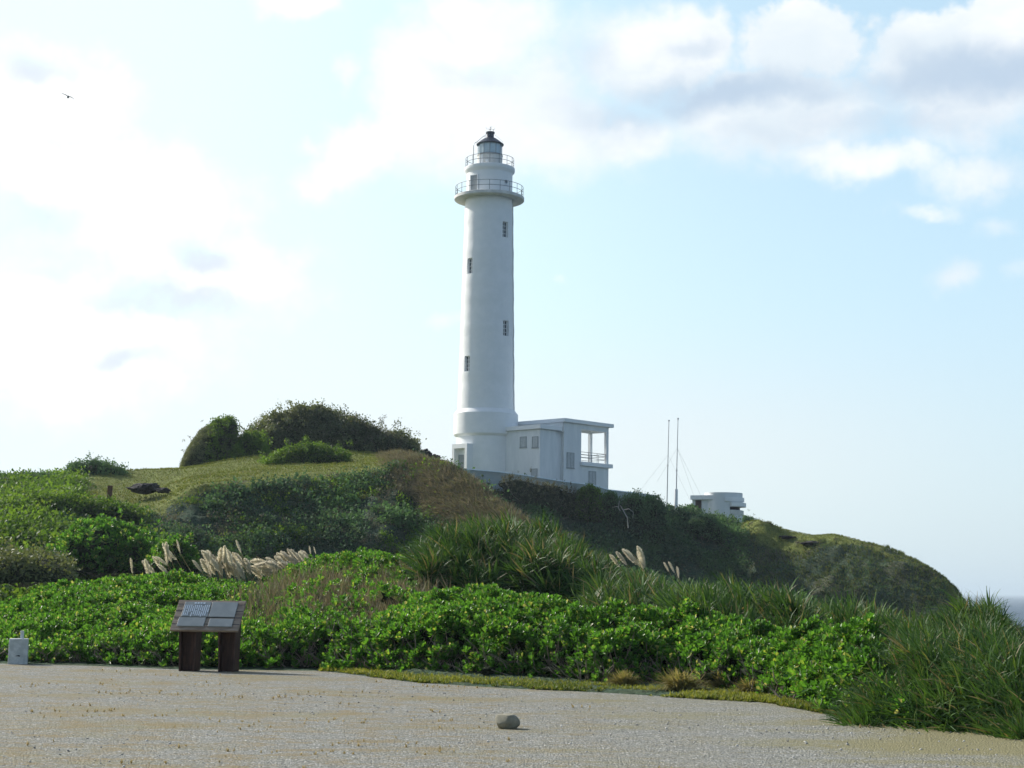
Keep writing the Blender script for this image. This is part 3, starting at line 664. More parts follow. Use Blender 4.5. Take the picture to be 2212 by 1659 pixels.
# ------------------------------------------------------------------ bunker
def bpx(zx): return (2050 + zx / 6.32) * .72
def brow(zy): return (1450 + zy / 6.32) * .72
BR = 163.0; bc = pt(bpx(765), brow(500), BR); bz0 = zrow(bpx(765), brow(700), BR) - 1.0
BK = empty('lookout_post', (float(bc[0]), float(bc[1]), bz0), 'small white round concrete lookout with a dark slit window and a square doorway annex', 'bunker')
bz = lambda zx, zy, r=BR: zrow(bpx(zx), brow(zy), r) - bz0
br_ = 355 / 6.32 * .72 * BR / FPX; fa = atan2(-bc[1], -bc[0]); zt_ = bz(765, 190); 
sl0, sl1 = bz(1000, 500, BR - br_), bz(1000, 442, BR - br_); sa0, sa1 = fa + .33, fa + 2.1
bd = MB(); bd.lathe([(br_, 0), (br_, sl0)], 64); bd.lathe([(br_, sl0), (br_, sl1)], 48, sa1, sa0 + 2 * pi); bd.lathe([(br_, sl1), (br_, zt_), (br_ - .18, zt_ + .01), (br_ - .18, zt_ - .2), (.05, zt_ - .2)], 64)
bd.lathe([(br_ - .3, sl0 - .001), (br_, sl0 - .001)], 24, sa0, sa1); bd.lathe([(br_, sl1 + .001), (br_ - .3, sl1 + .001)], 24, sa0, sa1)
bd.build('turret_wall', M_white2, BK, smooth_=True, autos=.5)
MB().lathe([(br_ - .3, sl0 - .1), (br_ - .3, sl1 + .1)], 24, sa0 - .1, sa1 + .1).build('slit_window', M_dark, BK)
def ringseg(r0, r1_, z0, z1_, a0, a1, n=20):
    m_ = MB(); m_.lathe([(r0, z0), (r1_, z0), (r1_, z1_), (r0, z1_), (r0, z0)], n, a0, a1)
    for a in (a0, a1): m_.bm.faces.new([m_.bm.verts.new((r * cos(a), r * sin(a), z)) for r, z in ((r0, z0), (r1_, z0), (r1_, z1_), (r0, z1_))])
    return m_
ringseg(br_ - .05, br_ + .34, sl1 + .03, sl1 + .42, sa0 + .02, sa1).build('window_hood', M_white, BK)
ringseg(br_ - .05, br_ + .10, bz(1000, 590, BR - br_), sl0 - .03, sa0 + .03, sa1).build('window_sill', M_soffit, BK)
ringseg(br_ - .05, br_ + .16, bz(900, 335, BR - br_), bz(900, 262, BR - br_), fa + .05, fa + 2.4).build('roof_ledge', M_white, BK)
# annex
ex_ = Vector((cos(fa + pi / 2), sin(fa + pi / 2), 0))            # to the right as seen
yaw = atan2(ex_.y, ex_.x) + radians(26); MA = Matrix.Translation(Vector((0, 0, 0)) + ex_ * (-(765 - 400) / 6.32 * .72 * BR / FPX)) @ Matrix.Rotation(yaw, 4, 'Z')
wA = (400 - 165) / 6.32 * .72 * BR / FPX
MA2 = Matrix.Translation(ex_ * (-(765 - 400) / 6.32 * .72 * BR / FPX) + Vector((cos(fa), sin(fa), 0)) * 1.0) @ Matrix.Rotation(atan2(ex_.y, ex_.x) - radians(20), 4, 'Z')
an = MB(); zA = bz(300, 320); an.box(-wA, 0, .05, 3.2, 0, zA, MA2); an.box(0, 1.6, .05, 3.0, 0, zA, MA2)
ao = an.build('annex_wall', M_white2, BK)
MB().box(-wA - .1, 1.7, -.25, 3.3, zA + .003, bz(300, 237), MA2).build('annex_roof', M_white, BK, bevel=.01)
MB().box(-wA * .72, -wA * .22, .0, .046, .2, bz(290, 330), MA2).build('doorway', M_brown_door, BK)

# ------------------------------------------------------------------ masts
def mast(px0, row0, px1, row1, r, label, thick=0.0, tz_=0, wires=()):
    p0 = pt(px0, row0, r); p1 = pt(px1, row1, r); h = p1[2] - p0[2]
    e = empty('radio_mast', tuple(p0 - [0, 0, .5]), label, 'mast', 'radio masts on the hill')
    dx, dy = p1[0] - p0[0], p1[1] - p0[1]
    q = lambda s_: (dx * s_, dy * s_, .5 + h * s_)
    MB().tube([(0, 0, 0), q(.45)], .055, 8, r1=.05).build('pole', M_galv, e)
    MB().tube([q(.45), q(1.0)], .042, 8, r1=.035).tube([q(.995), q(1.01)], .08, 8).tube([q(.44), q(.46)], .07, 8).build('aerial', M_galv, e)
    if thick: MB().tube([(0, 0, 0), q(thick)], .19, 12, r1=.15).build('mast_base', M_white, e)
    for s_, (wx, wr, wd) in wires:
        pw = pt(wx, wr, wd) - (p0 - [0, 0, .5]); MB().tube([q(s_), tuple(pw)], .008, 4).build('guy_wire', M_galv, e)
    return e
mast(1440.5, 1085, 1445, 909, 160, 'thinner radio mast on the left of the pair, without a white base', wires=((.58, (1380, 1063, 158)), (.58, (1500, 1100, 166))))
mast(1459.6, 1108, 1464.6, 905, 154, 'taller radio mast of the pair, standing in a thick white base', thick=.25, wires=((.69, (1500, 1075, 160)), (.69, (1520, 1083, 158)), (.69, (1420, 1040, 168))))

#@@PROPS
# ------------------------------------------------------------------ information board
s0 = gp(449, 1450); SB = empty('information_board', tuple(s0), 'brown slanted information board on two thick legs with four grey plaques', 'sign')
SR = float(np.hypot(s0[0], s0[1])); sy = radians(-7); SB.rotation_euler.z = sy
u_ = SR / FPX * 1.0            # metres per unit at the board
zt0 = (1450 - 1364) * u_; zt1 = (1450 - 1303) * u_
TOPH = zt1 - zt0; slope = radians(48); BL = TOPH / sin(slope); W2 = 155 * u_ / 2 * .94
Mb = Matrix.Translation((0, -.34, zt0)) @ Matrix.Rotation(slope, 4, 'X')
shear = .17                                            # depth runs up and back
bo = MB(); bo.box(-W2, W2, 0, BL, -.05, 0.0, Mb); board = bo.build('panel', M_board, SB, bevel=.006)
gro = MB()
for y in (.2, .42, .64, .86): gro.box(-W2 + .001, W2 - .001, BL * y - .006, BL * y + .006, .0005, .003, Mb)
gro.build('plank_joint', M_dark, board)
def plq(x0, x1, y0, y1, nm='plaque'):
    return MB().box(x0 * W2, x1 * W2, y0 * BL, y1 * BL, .004, .03, Mb).build(nm, M_plaque, SB, bevel=.004)
p1_ = plq(-.78, .01, .42, .91); plq(.035, .80, .42, .91); plq(-.82, -.03, .10, .39); plq(.10, .80, .10, .36)
lt = MB(); cw = .79 * W2
for k in range(4): x = -.49 * W2 + k * .055; lt.box(x, x + .038, BL * .845, BL * .885, .0305, .033, Mb)
lt.build('title', M_letter, p1_); lt = MB()
for k in range(13):
    x = -.74 * W2 + k * cw / 13.6; y0 = BL * .80 - (.03 if k in (4, 9) else 0); y = y0; n_ = 12 if k not in (12, 3) else 8
    for j in range(n_):
        if random.random() < .93: lt.box(x, x + .017, y - .018, y, .0305, .0325, Mb)
        y -= BL * .35 / 12
lt.build('inscription', M_letter, p1_)
def leg(x):
    m_ = MB(); a, b2 = .17, .13
    zc1 = zt0 + .30; 
    for (x0, x1, y0, y1) in ((x - a, x - a + .035, -.16, .20), (x + a - .035, x + a, -.16, .20), (x - a + .035, x + a - .035, -.02, .02)):
        vs = []
        for (xx, yy) in ((x0, y0), (x1, y0), (x1, y1), (x0, y1)):
            zt_ = zt0 + (yy + .34) * tan(slope) - .055 / cos(slope)
            vs.append((xx, yy, zt_))
        bt = [m_.bm.verts.new((x + (v[0] - x) * .82, v[1], -.05)) for v in vs]; tp = [m_.bm.verts.new(v) for v in vs]
        m_.bm.faces.new(bt[::-1]); m_.bm.faces.new(tp)
        for i in range(4): m_.bm.faces.new((bt[i], bt[(i + 1) % 4], tp[(i + 1) % 4], tp[i]))
    return m_.build('leg', M_rust, SB)
leg(-.52 * W2 * 1.08); leg(.60 * W2)

# ------------------------------------------------------------------ white marker block
b0 = gp(38.5, 1434); u_ = float(np.hypot(b0[0], b0[1])) / FPX
BB = empty('marker_block', tuple(b0), 'small white concrete block with a short stub on top at the left edge', 'concrete block'); BB.rotation_euler.z = radians(14)
w_ = 18.5 * u_; h_ = 51 * u_; bm_ = MB(); vs = [(-w_, -w_ * .8), (w_, -w_ * .8), (w_, w_ * .8), (-w_, w_ * .8)]
a_ = [bm_.bm.verts.new((x * 1.04, y * 1.04, -.05)) for x, y in vs]; c_ = [bm_.bm.verts.new((x, y, h_)) for x, y in vs]
bm_.bm.faces.new(a_[::-1]); bm_.bm.faces.new(c_)
for i in range(4): bm_.bm.faces.new((a_[i], a_[(i + 1) % 4], c_[(i + 1) % 4], c_[i]))
bo_ = bm_.build('block', M_concrete, BB, bevel=.012)
MB().box(.02, .02 + 7 * u_, -.03, .04, h_ - .01, h_ + 16 * u_).build('stub', M_concrete, BB, bevel=.006)
ch = MB(); ch.prism([(-.05, 0), (-.02, .012), (.02, .02), (.045, .004), (.03, -.01), (0, -.004)], 0, .004)
co_ = ch.build('chip', M_dark, bo_); co_.location = (0, -w_ * .8 * 1.03 - .004, h_ * .32); co_.rotation_euler = (pi / 2, 0, 0)

# ------------------------------------------------------------------ boulder
def rock_mesh(name, rx, ry, rz, seed, mat, rough=.18, sub=5, freq=1.6, flat=.75):
    bm = bmesh.new(); bmesh.ops.create_icosphere(bm, subdivisions=sub, radius=1); P = np.array([v.co[:] for v in bm.verts])
    n = fbm(P + 5, freq, 5, seed); n2 = np.abs(fbm(P + 9, freq * 1.7, 4, seed + 1))
    Q = P * (1 + rough * n * 1.6 - rough * n2)[:, None]
    rg = np.random.default_rng(seed)
    for _ in range(7):                                       # planar cuts give facets
        d = rg.normal(size=3); d /= np.linalg.norm(d); lim = flat + .2 * rg.random(); q = Q @ d; Q = Q - np.outer(np.maximum(0, q - lim) * .85, d)
    Q = Q * [rx, ry, rz]
    for v, c in zip(bm.verts, Q): v.co = c
    me = bpy.data.meshes.new(name); bm.to_mesh(me); bm.free(); me.polygons.foreach_set("use_smooth", [True] * len(me.polygons)); me.materials.append(mat)
    return me
bo0 = gp(1094, 1573); u_ = float(np.hypot(bo0[0], bo0[1])) / FPX
o = link('boulder', rock_mesh('boulder', 30 * u_, 22 * u_, 19 * u_, 4, M_boulder, .08, freq=1.0, flat=.72)); o.location = tuple(bo0 + [0, 0, 14 * u_]); o.rotation_euler = (0, radians(10), 0)
tag(o, 'single rounded tan boulder lying on the open gravel', 'rock')

# ------------------------------------------------------------------ hill rocks
def hrock(px, row, r, wpx, hpx, seed, label, dep_=1.0):
    p = pt(px, row, r); u = r / FPX; o = link('rock_outcrop', rock_mesh('rock_outcrop', wpx * u / 2, wpx * u / 2 * dep_, hpx * u / 2, seed, M_rock, .4, freq=2.2, flat=.7))
    o.location = tuple(p - [0, 0, hpx * u * .12]); tag(o, label, 'rock', 'dark rocks on the hill'); return o
hrock(868, 966, 139, 42, 42, 31, 'black craggy rock closing the right end of the wooded mound')
hrock(915, 981, 144, 44, 26, 32, 'dark jagged rock on the skyline halfway between mound and tower')
hrock(940, 989, 145, 26, 20, 33, 'small dark rock at the right foot of the skyline rocks')
hrock(966, 1003, 147, 16, 9, 34, 'tiny dark rock just left of the tower door')
hrock(309, 1052, 104, 66, 24, 35, 'wide low black rock in the grass at the left of the hill')
hrock(352, 1058, 102, 34, 13, 36, 'small black rock to the right of the wide one in the grass')
hrock(400, 1050, 108, 34, 9, 37, 'flat dark stone in the grass below the round bush')
hrock(725, 1033, 103, 40, 10, 38, 'dark ledge of stone at the lip of the cliff')
hrock(775, 974, 131, 40, 9, 39, 'flat grey rock on the grass below the wooded mound')
hrock(1700, 1160, 149, 40, 7, 41, 'low grey-brown rock patch in the middle of the grassy saddle')
hrock(1752, 1172, 147, 46, 9, 42, 'longer low rock patch toward the right of the grassy saddle')
hrock(1845, 1262, 141, 30, 34, 44, 'steep pale-edged rock scar on the face of the headland')
hrock(1665, 1139, 155, 46, 12, 40, 'dark stone ledge on the skyline right of the lookout')


# brown post, bleached branch
p = pt(236.5, 1083, 96); po_ = empty('wooden_post', tuple(p), 'short reddish brown post standing in the grass on the left hillside', 'post')
MB().box(-.13, .13, -.1, .1, -.3, .86).build('shaft', M_postb, po_, bevel=.015); MB().prism([(-.15, -.12), (.15, -.12), (.15, .12), (-.15, .12)], .861, .9).build('cap', M_postb, po_)
def br_pts(L_): return [tuple(pt(a, b_, r)) for a, b_, r in L_]
MBb = MB(); MBb.tube(br_pts([(1357, 1140, 128), (1355, 1118, 127.5), (1346, 1102, 127.5), (1340, 1092, 127.6)]), .05, 6, r1=.02)
MBb.tube(br_pts([(1346, 1102, 127.5), (1358, 1099, 127.3), (1368, 1106, 127.3), (1367, 1120, 127.3)]), .035, 6, r1=.012)
MBb.tube(br_pts([(1340, 1104, 127.6), (1334, 1094, 127.4), (1322, 1096, 127.4)]), .03, 5, r1=.01); MBb.tube(br_pts([(1336, 1096, 127.4), (1338, 1080, 127.3)]), .03, 5, r1=.012)
o = MBb.build('dead_branch', M_drift); tag(o, 'bleached bare branch sticking out of the dark scrub under the building', 'branch')

# ------------------------------------------------------------------ bird
bp_ = pt(147, 209, 120); bm = bmesh.new(); S_ = 120 / FPX
def wing(pts, ch_):
    prev = None
    for (x, y), c in zip(pts, ch_):
        a = [bm.verts.new((x * S_, -c * .6 * S_, y * S_ + .012)), bm.verts.new((x * S_, c * .5 * S_, y * S_)), bm.verts.new((x * S_, -c * .2 * S_, y * S_ - .014))]
        if prev:
            for i in range(3): bm.faces.new((prev[i], prev[(i + 1) % 3], a[(i + 1) % 3], a[i]))
        prev = a
wing([(-.5, 0), (-3, 2.5), (-7, 4.2), (-14, 6.2)], [5, 4.5, 3.5, .6]); wing([(.5, 0), (4, .2), (8, -.6), (13.5, -5)], [5, 4.5, 3.5, .8])
me = bpy.data.meshes.new('wings'); bm.to_mesh(me); bm.free(); me.materials.append(M_bird)
BI = empty('seagull', tuple(bp_), 'grey gull gliding high in the sky at the left', 'bird'); link('wings', me, BI)
B_ = MB(); B_.tube([(-.02, -.30, .0), (0, -.22, 0), (0, -.12, -.01), (0, 0, -.02), (0, .14, -.01), (0, .2, 0)], .02, 8)
for v in B_.bm.verts:
    y = v.co.y; s_ = 1 + 3.0 * max(0, 1 - ((y + .03) / .2) ** 2); c = Vector((0, y, -.01)); v.co = c + (v.co - c) * s_
B_.build('body', M_bird, BI, smooth_=True); MB().prism([(-.05, .34), (-.015, .14), (.015, .14), (.05, .34)], -.012, 0).build('tail', M_bird, BI)
BI.rotation_euler = (0, radians(0), radians(20))

#@@PLANTS
# ------------------------------------------------------------------ leaf templates (canonical: grows along +Z, base at origin)
def leaf_obovate(L_, w, cup=.25):
    V = np.array([[0, 0, 0], [-w * .34, L_ * .5, .0], [w * .34, L_ * .5, .0], [-w * .5, L_ * .8, cup * w * .6], [w * .5, L_ * .8, cup * w * .6], [0, L_, 0], [0, L_ * .62, -cup * w]])
    return V, np.array([[0, 6, 1], [0, 2, 6], [1, 6, 3], [2, 4, 6], [3, 6, 5], [6, 4, 5]])
def rotx(P, a): c, s = np.cos(a), np.sin(a); return P @ np.array([[1, 0, 0], [0, c, s], [0, -s, c]])
def rotz(P, a): c, s = np.cos(a), np.sin(a); return P @ np.array([[c, s, 0], [-s, c, 0], [0, 0, 1]])
def rosette(n, L0, L1, w, e0, e1, seed, leaf=leaf_obovate):
    g = np.random.default_rng(seed); V = []; F = []; o = 0
    for i in range(n):
        f = i / max(1, n - 1); L_ = L0 + (L1 - L0) * g.random(); v, q = leaf(L_, w * (.8 + .4 * g.random()))
        v = rotx(v, radians(e0 + (e1 - e0) * f + g.normal() * 8)); v = rotz(v, i * 2.4 + g.normal() * .3) + [0, 0, f * L0 * .35]
        V.append(v); F.append(q + o); o += len(v)
    return np.concatenate(V), np.concatenate(F)
def strap(L_, w, n=5, droop=1.0):
    V = []; F = []; a = 0; p = np.zeros(3)
    for i in range(n + 1):
        s = i / n; ww = w * (1 - s ** 2.2) * .5 + .002; V += [[-ww, p[1], p[2]], [ww, p[1], p[2]]]
        a = -droop * s ** 1.4 * 1.5; p = p + np.array([0, np.cos(a), np.sin(a)]) * L_ / n
        if i: b = 2 * i; F += [[b - 2, b - 1, b + 1], [b - 2, b + 1, b]]
    return np.array(V), np.array(F)
def pandan(n, L0, L1, w, seed, droop=1.0):
    g = np.random.default_rng(seed); V = []; F = []; o = 0
    for i in range(n):
        f = i / (n - 1); v, q = strap(L0 + (L1 - L0) * g.random(), w * (.7 + .5 * g.random()), 5, droop * (.35 + .8 * (1 - f)) * (.6 + .8 * g.random()))
        v = rotx(v, radians(-4 + 86 * f + g.normal() * 9)); v = rotz(v, i * 2.39996 + g.normal() * .2) + [0, 0, f * .12]
        V.append(v); F.append(q + o); o += len(v)
    return np.concatenate(V), np.concatenate(F)
def tuft(n, L0, L1, w, seed, spread=35, nseg=2, droop=.5):
    g = np.random.default_rng(seed); V = []; F = []; o = 0
    for i in range(n):
        v, q = strap(L0 + (L1 - L0) * g.random(), w, nseg, droop * g.random()); v = rotx(v, radians(90 - abs(g.normal()) * spread)); v = rotz(v, g.random() * 6.28) + [g.normal() * L0 * .15, g.normal() * L0 * .15, 0]
        V.append(v); F.append(q + o); o += len(v)
    return np.concatenate(V), np.concatenate(F)
def clump(n, size, lw, seed):
    """small irregular leaf cluster: rhombic leaves scattered in a ball"""
    g = np.random.default_rng(seed); V = []; F = []
    for i in range(n):
        c = g.normal(size=3) * size * .42; a = g.normal(size=3); a /= np.linalg.norm(a); a[2] = abs(a[2]) * .6 + .25; b = np.cross(a, g.normal(size=3)); b /= np.linalg.norm(b)
        s = lw * (.7 + .7 * g.random()); k = len(V); V += [c, c + a * s * .5 + b * s * .3, c + a * s, c + a * s * .5 - b * s * .3]; F += [[k, k + 1, k + 2], [k, k + 2, k + 3]]
    return np.array(V), np.array(F)
def frames(Nn, spin, tilt_noise=0.0, g=RNG):
    """rotation matrices whose third column follows Nn, spun at random"""
    Nn = Nn + g.normal(size=Nn.shape) * tilt_noise; Nn = Nn / np.linalg.norm(Nn, axis=1, keepdims=True)
    a = np.cross(Nn, np.stack([np.cos(spin), np.sin(spin), 0 * spin + .2], 1)); a /= np.linalg.norm(a, axis=1, keepdims=True) + 1e-9
    b = np.cross(Nn, a); return np.stack([a, b, Nn], 2)
def scatter(templates, P, Rm, S, g=RNG, wind=None):
    """one (V, F) from many template copies. wind: (vector, power) bends by height above base"""
    Vs = []; Fs = []; o = 0; pick = g.integers(0, len(templates), len(P))
    for k, (tv, tf) in enumerate(templates):
        s = pick == k
        if not s.any(): continue
        v = np.einsum('nij,mj->nmi', Rm[s], tv) * S[s][:, None, None]
        if wind is not None:
            d = np.linalg.norm(v, axis=2, keepdims=True); v = v + np.asarray(wind) * d ** 1.6 * (.2 + 1.6 * g.random(len(v)))[:, None, None]
        v = v + P[s][:, None, :]; n = len(tv); m_ = s.sum()
        f = tf[None] + (np.arange(m_) * n)[:, None, None] + o
        Vs.append(v.reshape(-1, 3)); Fs.append(f.reshape(-1, 3)); o += m_ * n
    return np.concatenate(Vs), np.concatenate(Fs)
def stuff(name, V, F, mat, label, cat, parent=None):
    o = mesh_np(name, V, F, mat, parent)
    if parent is None: tag(o, label, cat, kind='stuff')
    return o

# materials
L_naup = leafmat('glossy_shrub_leaf', [(0, (.038, .108, .020)), (.35, (.066, .180, .028)), (.7, (.104, .255, .040)), (.89, (.16, .31, .055)), (.96, (.27, .30, .08)), (1, (.42, .40, .24))], .45, .42, .4, tcol=(1.5, 1.5, .6))
L_pand = leafmat('strap_leaf', [(0, (.024, .064, .018)), (.4, (.042, .102, .024)), (.75, (.070, .150, .030)), (.88, (.11, .185, .040)), (.93, (.15, .13, .065)), (1, (.28, .24, .15))], .28, .55, .2, tcol=(1.8, 1.6, .7))
L_dark = leafmat('dark_scrub_leaf', [(0, (.048, .086, .056)), (.5, (.070, .126, .074)), (.85, (.096, .168, .084)), (1, (.16, .19, .11))], .32, .7, .08, tcol=(1.2, 1.35, .8), var=1)
L_dry = leafmat('dry_scrub_leaf', [(0, (.110, .105, .075)), (.4, (.16, .145, .10)), (.6, (.09, .13, .06)), (.85, (.12, .155, .07)), (1, (.26, .23, .15))], .25, .7, .15, tcol=(1.2, 1.1, .8))
L_mid = leafmat('mid_green_leaf', [(0, (.038, .085, .018)), (.5, (.065, .135, .026)), (.85, (.10, .18, .034)), (1, (.16, .20, .06))], .40, .6, .15, var=1)
L_brown = leafmat('brown_grass_blade', [(0, (.13, .12, .075)), (.4, (.20, .18, .115)), (.75, (.28, .245, .16)), (.8, (.11, .14, .05)), (1, (.15, .17, .07))], .3, .7, .15, tcol=(1.2, 1.1, .8))
L_turf = leafmat('short_turf_blade', [(0, (.10, .155, .034)), (.5, (.165, .215, .050)), (.85, (.24, .25, .07)), (1, (.28, .22, .11))], .35, .7, .15, tcol=(1.4, 1.3, .6))
L_head = leafmat('headland_blade', [(0, (.064, .108, .048)), (.5, (.095, .150, .062)), (.8, (.15, .165, .07)), (1, (.17, .14, .09))], .3, .75, .1)
L_tus = leafmat('tussock_blade', [(0, (.16, .17, .06)), (.5, (.26, .24, .11)), (1, (.38, .32, .18))], .4, .8, .1, tcol=(1.4, 1.3, .7))
L_verge = leafmat('verge_leaf', [(0, (.06, .11, .025)), (.45, (.11, .155, .035)), (.8, (.18, .195, .055)), (1, (.34, .30, .14))], .35, .6, .2, var=1)
L_straw = leafmat('straw_blade', [(0, (.34, .29, .15)), (.5, (.44, .36, .19)), (1, (.56, .47, .29))], .3, .8, .1, tcol=(1.2, 1.1, .8))
L_plume = leafmat('silver_plume', [(0, (.66, .60, .47)), (.5, (.78, .73, .60)), (1, (.88, .84, .73))], .5, .9, .05, tcol=(1.05, 1.05, .95))

# ------------------------------------------------------------------ foreground shrub thickets
T_naup = [rosette(11, .10, .15, .060, 15, 74, s) for s in range(8)]
HT = [(-150, 1330), (0, 1297), (60, 1278), (120, 1262), (200, 1246), (300, 1232), (400, 1226), (470, 1240), (560, 1248), (620, 1215), (700, 1190), (780, 1178), (870, 1190), (905, 1215)]
HT2 = [(560, 1290), (620, 1300), (700, 1320), (780, 1330), (850, 1300), (900, 1278), (960, 1266), (1060, 1264), (1150, 1288), (1230, 1304), (1300, 1313), (1380, 1322), (1450, 1334), (1490, 1314), (1560, 1312), (1620, 1335), (1660, 1352), (1740, 1342), (1800, 1352), (1870, 1362), (1930, 1400), (1990, 1480)]
HT = [(a, b + 13) for a, b in HT]; HT2 = [(a, b + 9) for a, b in HT2]
def thicket(name, tops, px0, px1, depth_fn, front_h, dens, label, seed, hedge_edge, prof, lump=.24, excl=None, tmpl=T_naup, mat=L_naup, sc=(.5, 1.02), stems=True, hull=1.0):
    g = np.random.default_rng(seed); tp = np.array(tops, float)
    def top(px): return np.interp(px, tp[:, 0], tp[:, 1])
    def surf(px, v):
        r0 = hedge_edge(px); r = r0 + depth_fn(px) * v; rt = r0 + depth_fn(px); zt_ = pt(px, top(px), rt)[..., 2]; a = prof(v)
        base = .02; z = base + (zt_ - base) * a
        p = pt(px, top(px), r); p[..., 2] = z
        Q = p * [1, 1, .6]
        lum = fbm(Q, .85, 3, seed) * lump * 1.5 + fbm(Q, 2.6, 2, seed + 1) * lump * .9
        fade = np.clip(v * 14, .35, 1) * np.where(v > .9, .5, 1)
        p[..., 2] += (lum * fade) * np.clip(z / .5, .2, 1); dr = fbm(Q + 30, 1.1, 3, seed + 2) * lump * 1.6
        d = p[..., :2] / np.linalg.norm(p[..., :2], axis=-1, keepdims=True); p[..., :2] += d * dr[..., None]
        p[..., 2] = np.maximum(p[..., 2], .04); return p
    # sample uniformly on the area
    nu, nv = 260, 90; U = np.linspace(px0, px1, nu); Vv = np.linspace(0, 1.12, nv) ** 1.6
    UU, VV = np.meshgrid(U, Vv, indexing='ij'); G_ = surf(UU.ravel(), VV.ravel()).reshape(nu, nv, 3)
    du = G_[1:, :-1] - G_[:-1, :-1]; dv = G_[:-1, 1:] - G_[:-1, :-1]; nn = np.cross(du, dv); ar = np.linalg.norm(nn, axis=2); nn = nn / (ar[..., None] + 1e-9)
    nn[nn[..., 2] < 0] *= -1
    n_ = int(dens * ar.sum()); pk = g.choice(ar.size, n_, p=(ar / ar.sum()).ravel()); a, b = np.unravel_index(pk, ar.shape)
    fu, fv = g.random(n_)[:, None], g.random(n_)[:, None]
    P = G_[a, b] + du[a, b] * fu + dv[a, b] * fv; Nn = nn[a, b]
    P = P - Nn * (g.random(n_)[:, None] ** 1.3 * .34) * np.array([1, 1, 1]) ; P[:, 2] = np.maximum(P[:, 2], .03)
    if excl is not None:
        px_, row_ = proj(P); k = ~excl(px_, row_, g); P, Nn = P[k], Nn[k]; n_ = len(P)
    D = Nn * .55 + np.array([-.12, 0, .75]); Rm = frames(D, g.random(n_) * 6.28, .28, g); S = sc[0] + (sc[1] - sc[0]) * g.random(n_)
    V, F = scatter(tmpl, P, Rm, S, g)
    e = empty(name, tuple(P.mean(0) * [1, 1, 0]), label, 'shrubs'); e['kind'] = 'stuff'
    lo = mesh_np('leaves', V, F, mat, e, origin=tuple(e.location))
    # dark filler hull inside the leaf shell, its colour painted as inner shade
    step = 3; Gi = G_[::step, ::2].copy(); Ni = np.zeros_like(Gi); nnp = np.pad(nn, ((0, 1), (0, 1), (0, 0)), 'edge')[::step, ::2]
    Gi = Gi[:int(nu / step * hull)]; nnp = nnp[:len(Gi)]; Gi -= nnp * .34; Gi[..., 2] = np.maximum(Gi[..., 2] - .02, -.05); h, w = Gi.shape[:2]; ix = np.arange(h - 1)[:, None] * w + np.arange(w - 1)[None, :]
    mesh_np('thicket_shade_hull', Gi.reshape(-1, 3), np.stack([ix, ix + w, ix + w + 1, ix + 1], -1).reshape(-1, 4), M_under, e, origin=tuple(e.location))
    if stems:
        sb = MB(); lx, ly, lz = e.location
        for _ in range(420):
            px = px0 + (px1 - px0) * g.random() * hull; v = .004 + .07 * g.random(); q = surf(np.array([px]), np.array([v]))[0]; q0 = np.array([q[0], q[1], 0.0]) + [0, .15, 0]
            h_ = q[2] * (.5 + .5 * g.random()) + .1; pts = [q0 - [lx, ly, lz]]
            dx, dy = g.normal() * .22, g.normal() * .15
            for s in (.35, .7, 1.0): pts.append(q0 - [lx, ly, lz] + [dx * s + g.normal() * .04, dy * s - .12 * s + g.normal() * .04, h_ * s])
            sb.tube(pts, .012 + .008 * g.random(), 4, r1=.005, caps=False)
        sb.build('stems', M_wood, e)
    return surf
M_under = plain('dark_hull_shade', (.012, .020, .008), (.030, .045, .014), 6, .95, .8, .1)  # shade inside the plants put into one dark colour
def prof_slope(v): return .30 * np.sqrt(np.clip(v / .05, 0, 1)) + .70 * np.clip((v - .0), 0, 1) ** .95 - np.clip(v - 1, 0, 1) * 1.5
def prof_hedge(v): return .62 * np.sqrt(np.clip(v / .10, 0, 1)) + .38 * np.clip(v, 0, 1) ** .8 - np.clip(v - 1, 0, 1) * 3
def base_edge(px):
    row = I(px, (-200, 1428), (0, 1431), (200, 1436), (400, 1443), (700, 1446), (760, 1449), (900, 1459), (1100, 1469), (1300, 1482), (1450, 1486), (1500, 1489), (1600, 1499), (1700, 1519), (1850, 1552), (1950, 1572), (2100, 1580))
    g_ = gp(px, row); return np.hypot(g_[..., 0], g_[..., 1])
def dryhole(px, row, g): # the dry patch where the leaves thin out
    d = ((px - 760) / 150) ** 2 + ((row - 1300) / 62) ** 2; return g.random(len(px)) < np.clip(1.25 - d, 0, .82)
thicket('shrub_thicket', HT, -140, 905, lambda px: I(px, (-150, 9), (0, 10), (400, 13), (900, 13)), .5, 100, 'bright green glossy-leaved shrub mound rising behind the information board', 51, base_edge, prof_slope, excl=dryhole)
def hole_l(px, row, g): return (px < 700 + 60 * g.random(len(px)))
thicket('shrub_thicket', HT2, 640, 1990, lambda px: I(px, (560, 5), (900, 5.0), (1300, 4.0), (1700, 3.6), (2000, 2.5)), .8, 108, 'dense glossy green hedge-like shrubs along the grass verge in the middle and right', 52, base_edge, prof_hedge, lump=.27, hull=.80, excl=hole_l)

# dry grass in the gap of the mound
g = np.random.default_rng(5); n = 2600
px = 760 + g.normal(size=n) * 88; row = 1300 + g.normal(size=n) * 36; k = (row < 1375) & (row > 1228); px, row = px[k], row[k]; n = len(px)
rr = base_edge(px) + (1400 - row) / 150 * 9; P = pt(px, row + 14, rr); T_ = [tuft(5, .23, .44, .012, s, 26, 3, .6) for s in range(5)]
V, F = scatter(T_, P, frames(np.tile([-.15, 0, 1.0], (n, 1)), g.random(n) * 6.28, .15, g), .8 + .7 * g.random(n), g)
stuff('dry_grass', V, F, L_brown, 'patch of dry brown grass growing through the shrub mound right of the board', 'dry grass')

